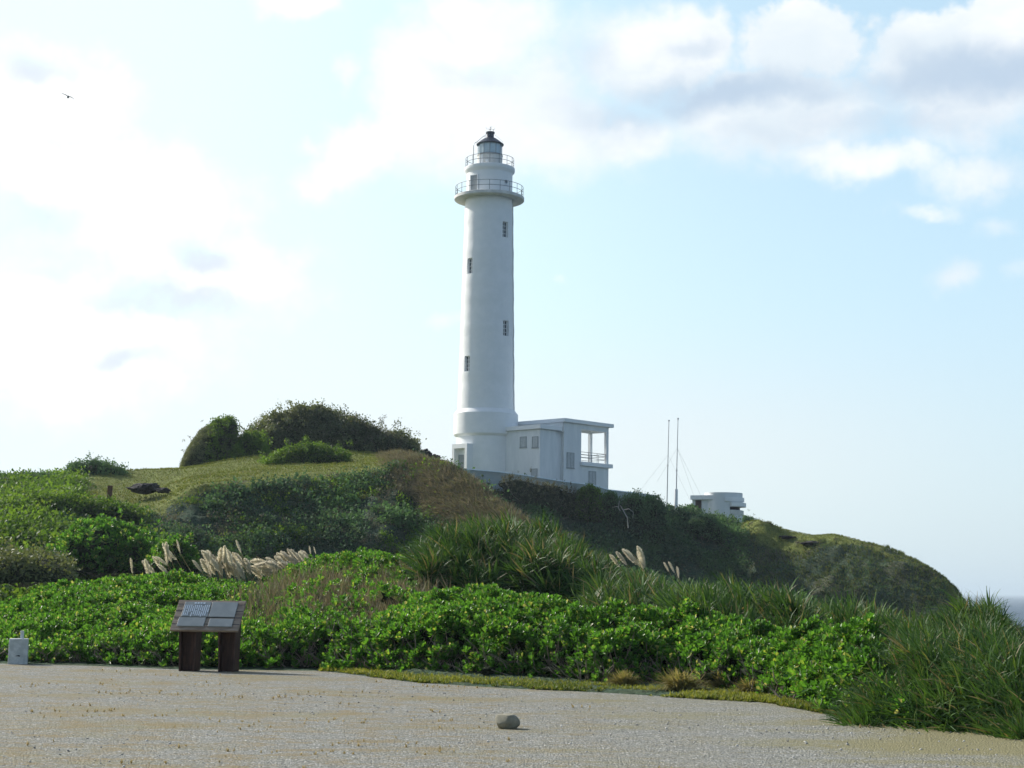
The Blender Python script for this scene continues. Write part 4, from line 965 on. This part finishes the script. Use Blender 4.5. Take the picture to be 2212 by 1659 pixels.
# ------------------------------------------------------------------ grass verge and dry tufts on the gravel
g = np.random.default_rng(6); n = 20000; px = 690 + 1170 * g.random(n); r0 = base_edge(px); r1_ = edge_r(px); s = g.random(n) ** 1.3; wdt = np.maximum(r0 - r1_, .15)
d = ray(px, np.full(n, 1480.0)); h = np.hypot(d[:, 0], d[:, 1]); rr = r0 + .15 - (wdt + .35) * s + g.normal(size=n) * .05
P = np.stack([d[:, 0] / h * rr, d[:, 1] / h * rr, 0 * rr + .005], 1); k = (fbm(P, 1.1, 4, 4) > -.75 + 1.0 * s + .25 * (g.random(n) - .5)); P = P[k]; n = len(P)
T_ = [tuft(9, .03, .075, .013, s_, 58, 2, .8) for s_ in range(5)] + [rosette(6, .025, .05, .03, 10, 50, s_ + 9) for s_ in range(2)]
V, F = scatter(T_, P, frames(np.tile([0, 0, 1.0], (n, 1)), g.random(n) * 6.28, .1, g), .6 + .9 * g.random(n), g)
stuff('grass_verge', V, F, L_verge, 'strip of low yellow-green grass and creeping leaves between gravel and hedge', 'grass')
n = 5000; P = np.stack([-7.5 + 15 * g.random(n), 13.5 + 19 * g.random(n), 0 * np.zeros(n) + .003], 1)
dn = fbm(P * [.5, 1.0, 1], .9, 4, 8) + .45 * fbm(P * [.6, 1, 1], 3.5, 3, 9); lim = .17 + .10 * np.clip(P[:, 0], 0, 4); k = (dn > lim + g.random(n) * .12); pxq, rwq = proj(P); k &= (rwq > I(pxq, (0, 1440), (700, 1456), (1100, 1486), (1700, 1535), (2212, 1595))); P = P[k]; n = len(P)
T_ = [tuft(12, .014, .035, .007, s_, 90, 2, .3) for s_ in range(6)]
V, F = scatter(T_, P, frames(np.tile([0, 0, 1.0], (n, 1)), g.random(n) * 6.28, .1, g), .6 + .9 * g.random(n), g)
stuff('dry_turf', V, F, L_straw, 'thin straw-brown dried grass tufts scattered over the gravel', 'dry grass')
# loose pebbles
n = 3600; P = np.stack([-7.5 + 16 * g.random(n), 13.5 + 16 * g.random(n), 0 * np.zeros(n)], 1); pxq, rwq = proj(P); k = rwq > I(pxq, (0, 1445), (700, 1458), (1100, 1490), (1700, 1540), (2212, 1595)); P = P[k]; n = len(P)
oct_ = (np.array([[1, 0, 0], [0, 1, 0], [-1, 0, 0], [0, -1, 0], [0, 0, .7], [0, 0, -.7]]), np.array([[0, 1, 4], [1, 2, 4], [2, 3, 4], [3, 0, 4], [1, 0, 5], [2, 1, 5], [3, 2, 5], [0, 3, 5]]))
V, F = scatter([oct_, (oct_[0] * [1.4, .8, .8], oct_[1]), (oct_[0] * [.9, 1.2, 1.1], oct_[1])], P, frames(np.tile([0, 0, 1.0], (n, 1)), g.random(n) * 6.28, .3, g), .006 + .013 * g.random(n) ** 3, g)
M_peb = leafmat('loose_stone', [(0, (.16, .16, .15)), (.3, (.36, .36, .34)), (.8, (.50, .49, .46)), (1, (.70, .69, .65))], 0, .9, .1)
stuff('pebbles', V, F, M_peb, 'small grey and white stones loose on the gravel', 'pebbles')

# tussocks of bleached grass at the verge
TU = [(1352, 1487, 62, 30, 'leftmost of the four low bleached grass tussocks at the hedge foot'), (1475, 1497, 98, 38, 'largest bleached grass tussock, second from the left at the hedge foot'),
      (1560, 1494, 62, 34, 'rounded brownish tussock, third from the left at the hedge foot'), (1633, 1504, 76, 28, 'rightmost flattened grey-brown tussock at the hedge foot')]
for i, (px, row, w, h_, lb) in enumerate(TU):
    p0 = gp(px, row); u = float(np.hypot(p0[0], p0[1])) / FPX; g = np.random.default_rng(70 + i); tv, tf = tuft(900, h_ * u * .9, h_ * u * 1.55, .010, 70 + i, 52, 4, 1.6)
    tv = tv * [w / h_ * .62, .9, .95]; tv[:, 0] -= .25 * tv[:, 2]
    tag(mesh_np('grass_tussock', tv + p0, tf, L_tus, origin=tuple(p0)), lb, 'tussock', 'grass tussocks at the hedge foot')

# ------------------------------------------------------------------ pandanus clumps
T_pan = [pandan(44, .70, 1.10, .056, s, 1.1) for s in range(8)]; T_pan2 = [pandan(40, .60, 1.15, .046, s + 50, 1.25) for s in range(8)]
def pandclump(tops, r, depth, zb_row, dens, label, seed, tmpl=T_pan, mat=L_pand, sc=(.48, .88), front=None, name='screw_pine_clump', cat='screw pine', wind=(-.16, 0, .02), dead=.0):
    """tops: silhouette of the leaf tips. The canopy is a mound front to back at distance r(px)."""
    g = np.random.default_rng(seed); tp = np.array(tops, float); x0, x1 = tp[0, 0], tp[-1, 0]; n = int(dens * (x1 - x0) / 10)
    px = x0 + (x1 - x0) * g.random(n); v = g.uniform(-1, .55, n); rc = r(px) if callable(r) else r + 0 * px; dp = depth(px) if callable(depth) else depth
    tip = 1.0 * sc[1]
    zt_ = pt(px, np.interp(px, tp[:, 0], tp[:, 1]), rc)[:, 2] - tip; zb = pt(px, np.interp(px, *np.array(zb_row, float).T), rc - dp)[:, 2] if front is None else front(px)
    hgt = np.sqrt(np.clip(1 - np.abs(v) ** 2.4, 0, 1)); z = zb + (zt_ - zb) * hgt
    p = pt(px, np.full(n, 1200.0), rc + dp * v); p[:, 2] = z; p[:, 2] += (fbm(p, .75, 3, seed) * .65 - .12) * np.clip(1.4 - np.abs(v), .4, 1) - g.random(n) ** 2 * .35
    fw = np.clip(-v, 0, 1); out = np.stack([g.normal(size=n) * .5 - .1, -fw * 1.0, .9 - fw * .35], 1)
    Rm = frames(out, g.random(n) * 6.28, .32, g); S = sc[0] + (sc[1] - sc[0]) * g.random(n)
    V, F = scatter(tmpl, p, Rm, S, g, wind=wind)
    org = tuple(p.mean(0) * [1, 1, 0] + [0, 0, float(zb.min())])
    e = empty(name, org, label, cat, 'screw pine clumps'); mesh_np('crown', V, F, mat, e, origin=org)
    # dark hull that stops see-through, shade between the leaves painted into its colour
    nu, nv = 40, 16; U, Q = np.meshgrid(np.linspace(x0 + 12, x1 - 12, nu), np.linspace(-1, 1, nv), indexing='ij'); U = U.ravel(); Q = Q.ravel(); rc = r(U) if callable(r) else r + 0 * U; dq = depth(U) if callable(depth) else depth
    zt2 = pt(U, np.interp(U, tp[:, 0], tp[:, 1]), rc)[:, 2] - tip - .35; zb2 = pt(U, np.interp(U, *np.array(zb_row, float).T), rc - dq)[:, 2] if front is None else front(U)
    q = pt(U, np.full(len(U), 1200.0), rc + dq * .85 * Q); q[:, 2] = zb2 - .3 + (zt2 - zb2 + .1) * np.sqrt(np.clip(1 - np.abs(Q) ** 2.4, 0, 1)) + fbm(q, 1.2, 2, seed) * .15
    ix = np.arange(nu - 1)[:, None] * nv + np.arange(nv - 1)[None, :]; mesh_np('pine_shade_hull', q, np.stack([ix, ix + nv, ix + nv + 1, ix + 1], -1).reshape(-1, 4), M_under, e, origin=org)
    for _ in range(max(4, int(n / 30))):
        k = g.integers(0, n); a = p[k] - org; b_ = a.copy(); b_[2] = float(zb[k]) - org[2] - .2; b_[:2] += g.normal(size=2) * .25; MB().tube([tuple(b_), tuple((a + b_) / 2 + [g.normal() * .06, 0, 0]), tuple(a)], .045, 6, r1=.03).build('trunk', M_wood, e)
    return e
pandclump([(895, 1205), (912, 1145), (950, 1104), (1000, 1090), (1050, 1086), (1100, 1082), (1150, 1098), (1200, 1106), (1250, 1130), (1300, 1146), (1330, 1190)], lambda x: 42 + 0 * x, 4.0, [(900, 1300), (1330, 1370)], 12,
          'largest clump of spiky strap-leaved screw pine in the centre, standing above the hedge', 81)
pandclump([(1290, 1210), (1330, 1214), (1380, 1205), (1415, 1196), (1440, 1215), (1475, 1262)], lambda x: 38 + 0 * x, 3.2, [(1290, 1370), (1480, 1370)], 12,
          'screw pine clump half hiding the tan plumes, right of the largest clump', 82)
pandclump([(1465, 1260), (1490, 1230), (1540, 1226), (1575, 1218), (1620, 1232), (1660, 1248), (1700, 1245), (1745, 1262), (1765, 1300)], lambda x: 33 + 0 * x, 3.0, [(1465, 1380), (1765, 1400)], 13,
          'screw pine clump directly behind the right part of the hedge', 83)
pandclump([(1755, 1300), (1790, 1278), (1830, 1266), (1870, 1272), (1925, 1282), (1950, 1310)], lambda x: 35 + 0 * x, 2.4, [(1755, 1390), (1950, 1400)], 12,
          'smallest screw pine clump with some brown leaves, below the headland', 84)
def rD(px): return I(px, (1840, 22.3), (1960, 24.2), (2100, 25.1), (2250, 25), (2500, 25))
def frD(px): return I(px, (1840, -.05), (2000, -.25), (2300, -.4))
def dD(px): return I(px, (1800, 1.6), (1900, 2.6), (2000, 4.4), (2200, 5.8), (2500, 6.0))
pandclump([(1840, 1500), (1880, 1422), (1925, 1348), (1965, 1292), (2010, 1296), (2060, 1286), (2100, 1278), (2140, 1268), (2180, 1292), (2230, 1315), (2330, 1340)], rD, dD, None, 50,
          'wide mass of long strap leaves filling the lower right corner down to the gravel', 85, tmpl=T_pan2, sc=(.32, .60), front=frD, wind=(-.22, 0, -.02), name='strap_grass_clump')
# a browner wind-combed tuft at its right top
T_cane = [tuft(16, .5, .95, .022, s, 24, 4, .9) for s in range(5)]
def grassclump(tops, r, dep_, low, n, mat, label, seed, sc=(.7, 1.1), name='cane_grass_clump', lean=-.25, group=None):
    g = np.random.default_rng(seed); tp = np.array(tops, float); px = tp[0, 0] + (tp[-1, 0] - tp[0, 0]) * g.random(n); tr = np.interp(px, tp[:, 0], tp[:, 1]); f = g.random(n) ** .7
    row = tr + 14 + (low - tr) * f; rr = r + dep_ * (1 - f) - dep_ * .5; p = pt(px, row, rr); p[:, 2] -= .8 * sc[1]
    Rm = frames(np.tile([lean, -.1, 1.0], (n, 1)), g.random(n) * 6.28, .18, g); V, F = scatter(T_cane, p, Rm, sc[0] + (sc[1] - sc[0]) * g.random(n), g, wind=(-.25, 0, 0)); org = tuple(p.mean(0))
    return tag(mesh_np(name, V, F, mat, origin=org), label, 'grass clump', group)
grassclump([(2060, 1330), (2100, 1304), (2150, 1300), (2200, 1325), (2260, 1365)], 25.0, 2.0, 1460, 700, L_dry, 'brownish wind-combed grass topping the strap-leaf mass at the right edge', 91, sc=(.5, .8))
grassclump([(905, 1200), (930, 1165), (980, 1138), (1080, 1130), (1200, 1150), (1300, 1180)], 40, 2.5, 1290, 260, L_pand, 'finer green grass blades woven through the front of the largest screw pine clump', 92, sc=(.7, 1.05))
grassclump([(1480, 1270), (1600, 1250), (1740, 1275)], 32, 1.5, 1320, 120, L_pand, 'fine upright grass blades in front of the screw pine behind the hedge', 93, sc=(.5, .85))

# ------------------------------------------------------------------ silvergrass plumes
def plume_mesh(seed, L_=.55, w=.145, n=520, lean=.28):
    g = np.random.default_rng(seed); V = []; F = []
    for i in range(n):
        s = g.random() ** .8; c = np.array([-lean * s ** 2, 0, s]) * L_; env = w * (np.sin(pi * min(1, s * .9 + .1)) ** .6) * (1.05 - s * .35)
        a = g.random() * 6.28; up = np.array([-.25, 0, .85]); d = np.array([cos(a) * .75 - .25, sin(a) * .75, 0]) * .8 + up * .75; d /= np.linalg.norm(d)
        l = env * (.8 + .6 * g.random()); q = np.cross(d, g.normal(size=3)); q = q / np.linalg.norm(q) * .0055; k = len(V)
        V += [c - q, c + q, c + d * l + q * .6 - np.array([.1, 0, 0]) * l, c + d * l - q * .6 - np.array([.1, 0, 0]) * l]; F += [[k, k + 1, k + 2], [k, k + 2, k + 3]]
    me = bpy.data.meshes.new('plume'); me.from_pydata([tuple(v) for v in V], [], F); me.materials.append(L_plume); return me
PM = [plume_mesh(s) for s in range(4)]
def silver(name_label, plumes, r, seed, base_row):
    g = np.random.default_rng(seed); xs = [p_[0] for p_ in plumes]; c = pt(np.mean(xs), base_row, r); e = empty('silvergrass_clump', tuple(c - [0, 0, .9]), name_label, 'plume grass', 'silvergrass clumps')
    sb = MB()
    for (tx, ty, bx, by, fat) in plumes:                    # tip and foot of each plume as seen
        rr = r + g.normal() * .35; a = pt(bx, by, rr); b_ = pt(tx, ty, rr + g.normal() * .1); d = b_ - a; ln = float(np.linalg.norm(d))
        o = bpy.data.objects.new('plume', PM[g.integers(0, 4)]); COL.objects.link(o); o.parent = e; o.location = tuple(a - np.array(e.location))
        z = Vector(d).normalized(); y = Vector((0, 1, 0)); x = y.cross(z).normalized(); y = z.cross(x); Mx = Matrix((x, y, z)).transposed()
        rot = Mx @ Matrix.Rotation(radians(g.normal() * 12 + 4), 3, 'Y'); o.rotation_euler = rot.to_euler(); s = ln / .55; o.scale = (s * fat * .66, s * fat * .66, s * .96)
        p0 = Vector(a - np.array(e.location)); sb.tube([p0 - z * .9 + Vector((.1, 0, -.1)), p0 - z * .4, p0, p0 + z * ln * .8], .008, 4, r1=.004, caps=False)
    sb.build('stalks', L_straw, e)
    V, F = tuft(140, .5, 1.0, .016, seed, 30, 4, 1.0); w = (max(xs) - min(xs)) * r / FPX; mesh_np('blades', V * [max(1, w / .9), 1, 1] + np.array(e.location) - [0, 0, .15], F, L_brown, e, origin=tuple(e.location))
def auto(x0, x1, t0, t1, n, seed, ln=36, lean=-14, fat=1.0):
    g = np.random.default_rng(seed); out = []
    for i in range(n):
        x = x0 + (x1 - x0) * (i + .5 + g.normal() * .3) / n; y = t0 + (t1 - t0) * (x - x0) / (x1 - x0) + g.random() * 14; l = ln * (.8 + .4 * g.random()); out.append((x, y, x - lean * (.7 + .6 * g.random()), y + l, fat * (.85 + .4 * g.random())))
    return out
silver('sparse silvergrass clump with slim leaning plumes, farthest left of the plume clumps', [(277, 1205, 287, 1240, .6), (304, 1210, 322, 1248, 1.1), (318, 1202, 340, 1245, 1.0), (335, 1198, 352, 1232, .9), (344, 1172, 362, 1222, .8), (356, 1170, 372, 1215, .9), (364, 1172, 383, 1210, .8), (374, 1168, 390, 1196, .6), (345, 1192, 364, 1222, .8), (348, 1212, 368, 1244, 1.0)], 45, 101, 1250)
silver('dense silvergrass clump with upright fluffy plumes and one lone tall plume', [(425, 1203, 437, 1235, .8), (512, 1165, 522, 1196, .8)] + auto(436, 520, 1178, 1180, 14, 5, 40, -12, 1.1) + auto(436, 530, 1200, 1202, 14, 6, 38, -10, 1.2), 45, 102, 1250)
silver('spread silvergrass clump with plumes blown almost flat to the left', auto(532, 600, 1198, 1196, 6, 7, 18, -34, 1.3) + auto(596, 656, 1184, 1182, 12, 8, 28, -22, 1.15) + auto(540, 640, 1212, 1208, 14, 9, 24, -28, 1.3) + [(664, 1180, 672, 1200, .8), (679, 1180, 683, 1198, .8)], 45, 103, 1245)
silver('tan silvergrass clump behind the screw pine, its plumes fanning to the right', [(1349, 1181, 1382, 1222, 1.0), (1360, 1188, 1396, 1230, 1.0), (1340, 1190, 1372, 1216, .9), (1328, 1193, 1356, 1222, 1.0), (1318, 1196, 1340, 1226, 1.0), (1366, 1194, 1390, 1236, 1.0)], 40.5, 104, 1240)
silver('pair of narrow tan plumes on the right with a third drooping below them', [(1436, 1213, 1446, 1236, .9), (1446, 1212, 1458, 1238, .9), (1458, 1224, 1467, 1250, .9)], 40.5, 105, 1262)

# ------------------------------------------------------------------ hillside scrub (uncountable)
QA = TP[1:, :-1] - TP[:-1, :-1]; QB = TP[:-1, 1:] - TP[:-1, :-1]; QN = np.cross(QA, QB); QAR = np.linalg.norm(QN, axis=2); QN = QN / (QAR[..., None] + 1e-9); QN[QN[..., 2] < 0] *= -1
cpx, crw, cK, cNB = tpx[:-1, :-1], trow[:-1, :-1], KK[:-1, :-1], NB[:-1, :-1]
vis = (cpx > -120) & (cpx < 2150)
gr_m = (shelf | head | ridge_lit)[:-1, :-1]; bp_m = bp[:-1, :-1]; hd_m = hd[:-1, :-1]
def on_terrain(mask, per_m2, seed, nmax=10**9):
    g = np.random.default_rng(seed); w = QAR * mask; n = int(min(nmax, per_m2 * w.sum())); pk = g.choice(w.size, n, p=(w / w.sum()).ravel()); a, b = np.unravel_index(pk, w.shape)
    P = TP[a, b] + QA[a, b] * g.random(n)[:, None] + QB[a, b] * g.random(n)[:, None]; return P, QN[a, b], g
T_cl = [clump(26, .42, .15, s) for s in range(6)]; T_cs = [clump(16, .26, .10, s + 20) for s in range(5)]
def scrub(mask, per, seed, tm, mat, label, sc, name='hillside_scrub', cat='scrub', lift=.06, thr=None, wind=None, keep=None):
    P, Nn, g = on_terrain(mask, per, seed)
    if keep is not None: x_, y_ = proj(P); k = keep(x_ + g.normal(size=len(P)) * 16, y_ + g.normal(size=len(P)) * 9); P, Nn = P[k], Nn[k]
    if thr is not None: k = fbm(P, .45, 3, seed) > thr; P, Nn = P[k], Nn[k]
    n = len(P); S = (sc[0] + (sc[1] - sc[0]) * g.random(n)) * (1 + .5 * fbm(P, .3, 3, seed + 1)); V, F = scatter(tm, P + Nn * lift * S[:, None], frames(Nn + [0, 0, .6], g.random(n) * 6.28, .2, g), S, g, wind=wind)
    return stuff(name, V, F, mat, label, cat)
base_m = vis & (cK > 3.6) & (cK < 8.15) & ~gr_m & ~bp_m & ~hd_m & (crw < 1330)
inb = lambda x, y: inpoly(x, y, BPOLY)
outb = lambda x, y: ~inpoly(x, y, BPOLY)
base_m = vis & (cK > 3.6) & (cK < 8.15) & ~gr_m & ~hd_m & (crw < 1330)
near_m = base_m & (cpx < 1000) & (cpx > 120); far_m = base_m & (cpx >= 1000)
scrub(near_m & (cK < 5.3), 11, 201, T_cl, L_dark, 'dark shrubs and creepers covering the shaded cliff below the grass shelf', (.5, 1.4), thr=-.02, keep=outb)
scrub(near_m & (cK < 5.1), 9, 211, T_cs, L_dry, 'brownish dry creepers in patches on the shaded cliff', (.8, 1.5), name='dry_scrub', thr=-.05)
scrub(near_m & (cK < 5.0), 7, 221, T_cl, L_mid, 'fresher green leaves in patches low on the shaded cliff', (.5, 1.1), name='green_creeper', thr=.14)
scrub(far_m, 12, 202, T_cl, L_dark, 'dark green scrub on the slope between lighthouse and lookout', (.6, 1.7), thr=-.2, keep=outb)
scrub(far_m, 3.5, 222, T_cs, L_dry, 'brownish patches mixed into the dark slope under the buildings', (.8, 1.6), name='brown_scrub', thr=.05)
scrub(far_m & (cpx < 1420) & (crw < I(cpx, (1000, 1060), (1150, 1075), (1350, 1130), (1420, 1140))), 9, 212, [tuft(12, .3, .6, .02, s, 30, 3, .6) for s in range(4)] + T_cs, L_dry, 'dry tan scrub right below the pale wall', (.8, 1.5), name='dry_scrub')
scrub(vis & (cpx < 330 + 60 * cNB) & (cK > 2.6) & (cK < 8.1) & ~gr_m, 9, 203, T_cl, L_mid, 'leafy green shrubs covering the left end of the hill', (.7, 1.6), thr=-.25)
scrub(vis & hd_m & (cK > 3.8) & (cK < 9), 12, 204, [tuft(10, .12, .3, .03, s, 40, 2, .6) for s in range(4)], L_head, 'short brown-green grass on the dark headland', (.8, 1.3), name='headland_grass', cat='grass', wind=(-.3, 0, 0))
scrub(vis & hd_m & (cK > 3.8) & (cK < 8), 5, 214, T_cs, L_dark, 'dark low bushes in the hollows of the headland', (.7, 1.3), name='headland_scrub', thr=.05)
scrub(vis & (gr_m | ((cK > 4.75) & (cK < 5.3) & (cpx > 250) & (cpx < 850))) & (cK < 8.6), 18, 205, [tuft(10, .05, .13, .022, s, 50, 2, .6) for s in range(4)], L_turf, 'short sunlit turf on the top of the hill', (.7, 1.3), name='short_turf', cat='grass')
scrub(vis & (cK > 4) & (cK < 6.2) & (cpx > 800) & (cpx < 1230), 60, 206, [tuft(14, .35, .7, .02, s, 38, 4, 1.3) for s in range(5)], L_brown, 'long brown grass combed down the spur in front of the lighthouse', (.7, 1.4), name='long_brown_grass', cat='grass', lift=0, wind=(-.35, -.1, -.25), keep=inb)

# ------------------------------------------------------------------ individual shrubs on the hill
def crown(label, tops, r, depth, mat, tm, per, seed, sc=(.8, 1.2), name='shrub', cat='shrub', group='shrubs on the hill', pw=2.2, lump=.22, botrow=None, prow=1.0, bare=0):
    """free-standing shrub: mound from the ground up to the given silhouette"""
    g = np.random.default_rng(seed); tp = np.array(tops, float); x0, x1 = tp[0, 0], tp[-1, 0]; wid = (x1 - x0) * r / FPX; hh = (tp[:, 1].max() - tp[:, 1].min()) * r / FPX
    def sf(px, v):
        t_ = pt(px, np.interp(px, tp[:, 0], tp[:, 1]), r + 0 * px); zt_ = t_[:, 2]; zg = tz(px, r + depth * v) if botrow is None else pt(px, np.interp(px, *np.array(botrow, float).T), r + 0 * px)[:, 2]
        zt_ = np.maximum(zt_, zg + .02); p = pt(px, np.full(len(px), 1100.0), r + depth * v); p[:, 2] = zg + (zt_ - zg) * np.clip(1 - np.abs(v) ** pw, 0, 1) ** (.5 * prow); return p
    nu, nv = 70, 34; U, Q = np.meshgrid(np.linspace(x0, x1, nu), np.linspace(-1, 1, nv), indexing='ij'); S_ = sf(U.ravel(), Q.ravel()).reshape(nu, nv, 3)
    sh = S_.reshape(-1, 3); dsp = (fbm(sh, .55, 3, seed + 7) * 1.2 + fbm(sh, 1.7, 2, seed + 8) * .5) * lump * min(1.5, hh * .5); cen = S_.mean((0, 1)); od = sh - cen; od /= np.linalg.norm(od, axis=1, keepdims=True) + .3; sh = sh + od * dsp[:, None] * [1, 1, .7]; S_ = sh.reshape(nu, nv, 3)
    a_ = S_[1:, :-1] - S_[:-1, :-1]; b_ = S_[:-1, 1:] - S_[:-1, :-1]; nn = np.cross(a_, b_); ar = np.linalg.norm(nn, axis=2); nn /= ar[..., None] + 1e-9; nn[nn[..., 2] < 0] *= -1
    n = int(per * ar.sum()); pk = g.choice(ar.size, n, p=(ar / ar.sum()).ravel()); i, j = np.unravel_index(pk, ar.shape); P = S_[i, j] + a_[i, j] * g.random(n)[:, None] + b_[i, j] * g.random(n)[:, None]; Nn = nn[i, j]
    P = P + Nn * (fbm(P, 1.1, 3, seed) * lump - .12 - g.random(n) ** 2 * .4 * min(1, hh))[:, None]
    st = (g.random(n) < (.05 if seed not in (301, 302) else 0.004)) * g.random(n) * min(.8, .35 * hh); P = P + (Nn + [0, 0, .5]) * st[:, None]
    V, F = scatter(tm, P, frames(Nn * .6 + [0, 0, .7], g.random(n) * 6.28, .3, g), sc[0] + (sc[1] - sc[0]) * g.random(n), g)
    c = P.mean(0); c[2] = P[:, 2].min(); e = empty(name, tuple(c), label, cat, group); mesh_np('foliage', V, F, mat, e, origin=tuple(c))
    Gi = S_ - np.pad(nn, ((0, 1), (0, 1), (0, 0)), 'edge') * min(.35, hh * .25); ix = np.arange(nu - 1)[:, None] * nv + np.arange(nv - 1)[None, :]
    mesh_np('crown_shade_hull', Gi.reshape(-1, 3), np.stack([ix, ix + nv, ix + nv + 1, ix + 1], -1).reshape(-1, 4), M_under, e, origin=tuple(c))  # added dark hull, the bush's inner shade is in its colour
    sb = MB(); top = c[2]
    for _ in range(10 + bare):
        k = g.integers(0, n); q = P[k] - c; sb.tube([(q[0] * .12, q[1] * .12, -.1), (q[0] * .8, q[1] * .8, max(.1, q[2] * .6)), tuple(q + [0, 0, .1])], .04, 5, r1=.015, caps=False)
    sb.build('branches', M_wood, e)
    return e
T_f = [clump(22, .30, .13, s + 40) for s in range(5)]; T_ff = [clump(18, .18, .085, s + 60) for s in range(5)]
L_silv = leafmat('wind_clipped_leaf', [(0, (.055, .080, .040)), (.5, (.085, .115, .058)), (.85, (.125, .145, .082)), (1, (.19, .18, .13))], .25, .6, .25, var=1)
crown('smooth wind-clipped round bush like a leaning egg on the skyline', [(383, 1010), (388, 990), (397, 968), (410, 946), (428, 926), (450, 912), (470, 904), (485, 903), (500, 912), (508, 935), (512, 985)], 126, 2.3, L_silv, T_ff, 55, 301, (.8, 1.1), lump=.06, pw=2.4)
crown('loose leafy bush crowning the right side of the round skyline bush', [(440, 935), (455, 908), (478, 898), (497, 900), (510, 915), (514, 960), (510, 985)], 125.2, 1.7, L_mid, T_f, 16, 302, (.8, 1.2), lump=.3)
crown('light green shrub between the round bush and the big wooded mound', [(492, 985), (505, 950), (525, 935), (548, 933), (568, 950), (580, 975)], 125, 1.7, L_mid, T_f, 28, 303, lump=.3)
crown('large dark wind-swept wooded mound, highest point of the hill', [(515, 970), (545, 938), (566, 916), (590, 900), (620, 888), (645, 882), (680, 886), (705, 892), (730, 906), (765, 914), (800, 929), (840, 942), (875, 951), (884, 958), (887, 983)], 133, 3.6, L_silv, T_f + T_cl, 24, 304, (.6, 1.5), lump=.75, pw=3)
crown('brownish dry bushes along the right shoulder of the wooded mound', [(735, 915), (760, 899), (790, 914), (830, 929), (860, 940), (880, 960)], 131, 1.6, L_dry, T_f, 18, 305, (.6, 1.0), lump=.25)
crown('pale green low shrub on the grass shelf in front of the wooded mound', [(562, 1000), (590, 978), (620, 966), (660, 956), (690, 958), (715, 966), (740, 972), (752, 985)], 118, 1.5, L_mid, T_f, 30, 306, lump=.25)
crown('open bush with stubby tops on the skyline at the far left', [(136, 1026), (148, 1004), (165, 996), (180, 998), (200, 992), (215, 998), (240, 1003), (262, 1012), (270, 1020)], 117, 1.5, L_dark, T_f, 26, 307, lump=.3)
crown('dark low bush on the skyline against the left frame edge', [(-60, 1040), (-20, 1024), (20, 1026), (60, 1018), (100, 1022), (135, 1030)], 114, 1.6, L_dark, T_f, 20, 308, lump=.3)
crown('bright green rounded bush below the stone ledge at the left', [(118, 1190), (150, 1150), (185, 1130), (225, 1126), (265, 1133), (300, 1148), (330, 1162), (348, 1200)], 74, 2.3, L_naup, T_naup, 26, 309, (1.3, 2.0), botrow=[(100, 1235), (350, 1235)], lump=.35)
crown('small bright green bush just left of the first plumes', [(330, 1205), (350, 1168), (375, 1160), (400, 1165), (430, 1182), (440, 1215)], 70, 1.3, L_naup, T_naup, 26, 310, (1.2, 1.8), botrow=[(330, 1235), (440, 1235)], lump=.3)
crown('green bush band above the stone ledge at the left', [(0, 1080), (60, 1072), (120, 1070), (180, 1073), (240, 1085), (290, 1095), (305, 1112)], 94, 1.8, L_mid, T_f, 28, 311, (.9, 1.4), botrow=[(0, 1112), (305, 1116)], lump=.3)
crown('grey-green brush with seed heads low at the left frame edge', [(-60, 1190), (0, 1185), (50, 1195), (100, 1190), (150, 1205), (170, 1230)], 62, 2.2, L_silv, T_f, 20, 312, (.8, 1.2), botrow=[(-60, 1260), (170, 1250)], lump=.3)
crown('dry tan and brown brush growing up against the pale wall', [(1088, 1050), (1096, 1036), (1125, 1030), (1150, 1036), (1170, 1042), (1195, 1041), (1225, 1054), (1262, 1062), (1300, 1072)], 146, 1.0, L_dry, T_f + [tuft(14, .3, .6, .02, s, 30, 3, .6) for s in range(4)], 13, 313, (.5, 1.2), lump=.8)
crown('fresh green bush in front of the building wall', [(1246, 1062), (1258, 1052), (1275, 1048), (1292, 1056), (1300, 1068)], 146, 1.0, L_mid, T_f, 26, 314, lump=.25)
crown('dark bush left of the building corner by the wall', [(1300, 1072), (1312, 1060), (1325, 1062), (1334, 1076)], 147, 1.0, L_dark, T_f, 26, 318, lump=.25)
crown('dark spiky bush in front of the right end of the wall', [(1345, 1085), (1352, 1070), (1375, 1068), (1395, 1078), (1402, 1074), (1430, 1082), (1438, 1095)], 147, 1.6, L_dark, T_cl, 14, 315, (.5, 1.4), lump=.8)
crown('dark bush at the foot of the thick mast', [(1466, 1108), (1480, 1096), (1495, 1090), (1508, 1099), (1518, 1112)], 158, 1.2, L_dark, T_f, 24, 316, lump=.3)
crown('dark bushes beneath the lookout doorway', [(1478, 1128), (1495, 1116), (1525, 1113), (1545, 1120), (1560, 1132)], 152, 1.6, L_dark, T_f, 24, 317, lump=.3)
crown('low dark bush running down the skyline right of the lookout', [(1601, 1122), (1606, 1112), (1625, 1116), (1645, 1126), (1668, 1134), (1688, 1143)], 158, 1.2, L_dark, T_ff, 40, 319, lump=.12)

scrub(vis & bp_m, 3.5, 216, T_cs, L_dark, 'small green shrubs dotted through the long brown grass of the spur', (.8, 1.6), name='spur_scrub', thr=.0)

# ------------------------------------------------------------------ salt haze in the air
HB = MB().box(-95000, 95000, -95000, 95000, -24.0, 62.0); hm = bpy.data.materials.new('haze'); hm.use_nodes = True; ht = hm.node_tree; ht.nodes.clear()
pv = ht.nodes.new('ShaderNodeVolumePrincipled'); pv.inputs['Color'].default_value = (.74, .88, 1, 1); pv.inputs['Density'].default_value = 0.00016; pv.inputs['Anisotropy'].default_value = 0.3
ho = ht.nodes.new('ShaderNodeOutputMaterial'); ht.links.new(pv.outputs[0], ho.inputs['Volume']); hz_ = HB.build('haze', hm); tag(hz_, kind='stuff')
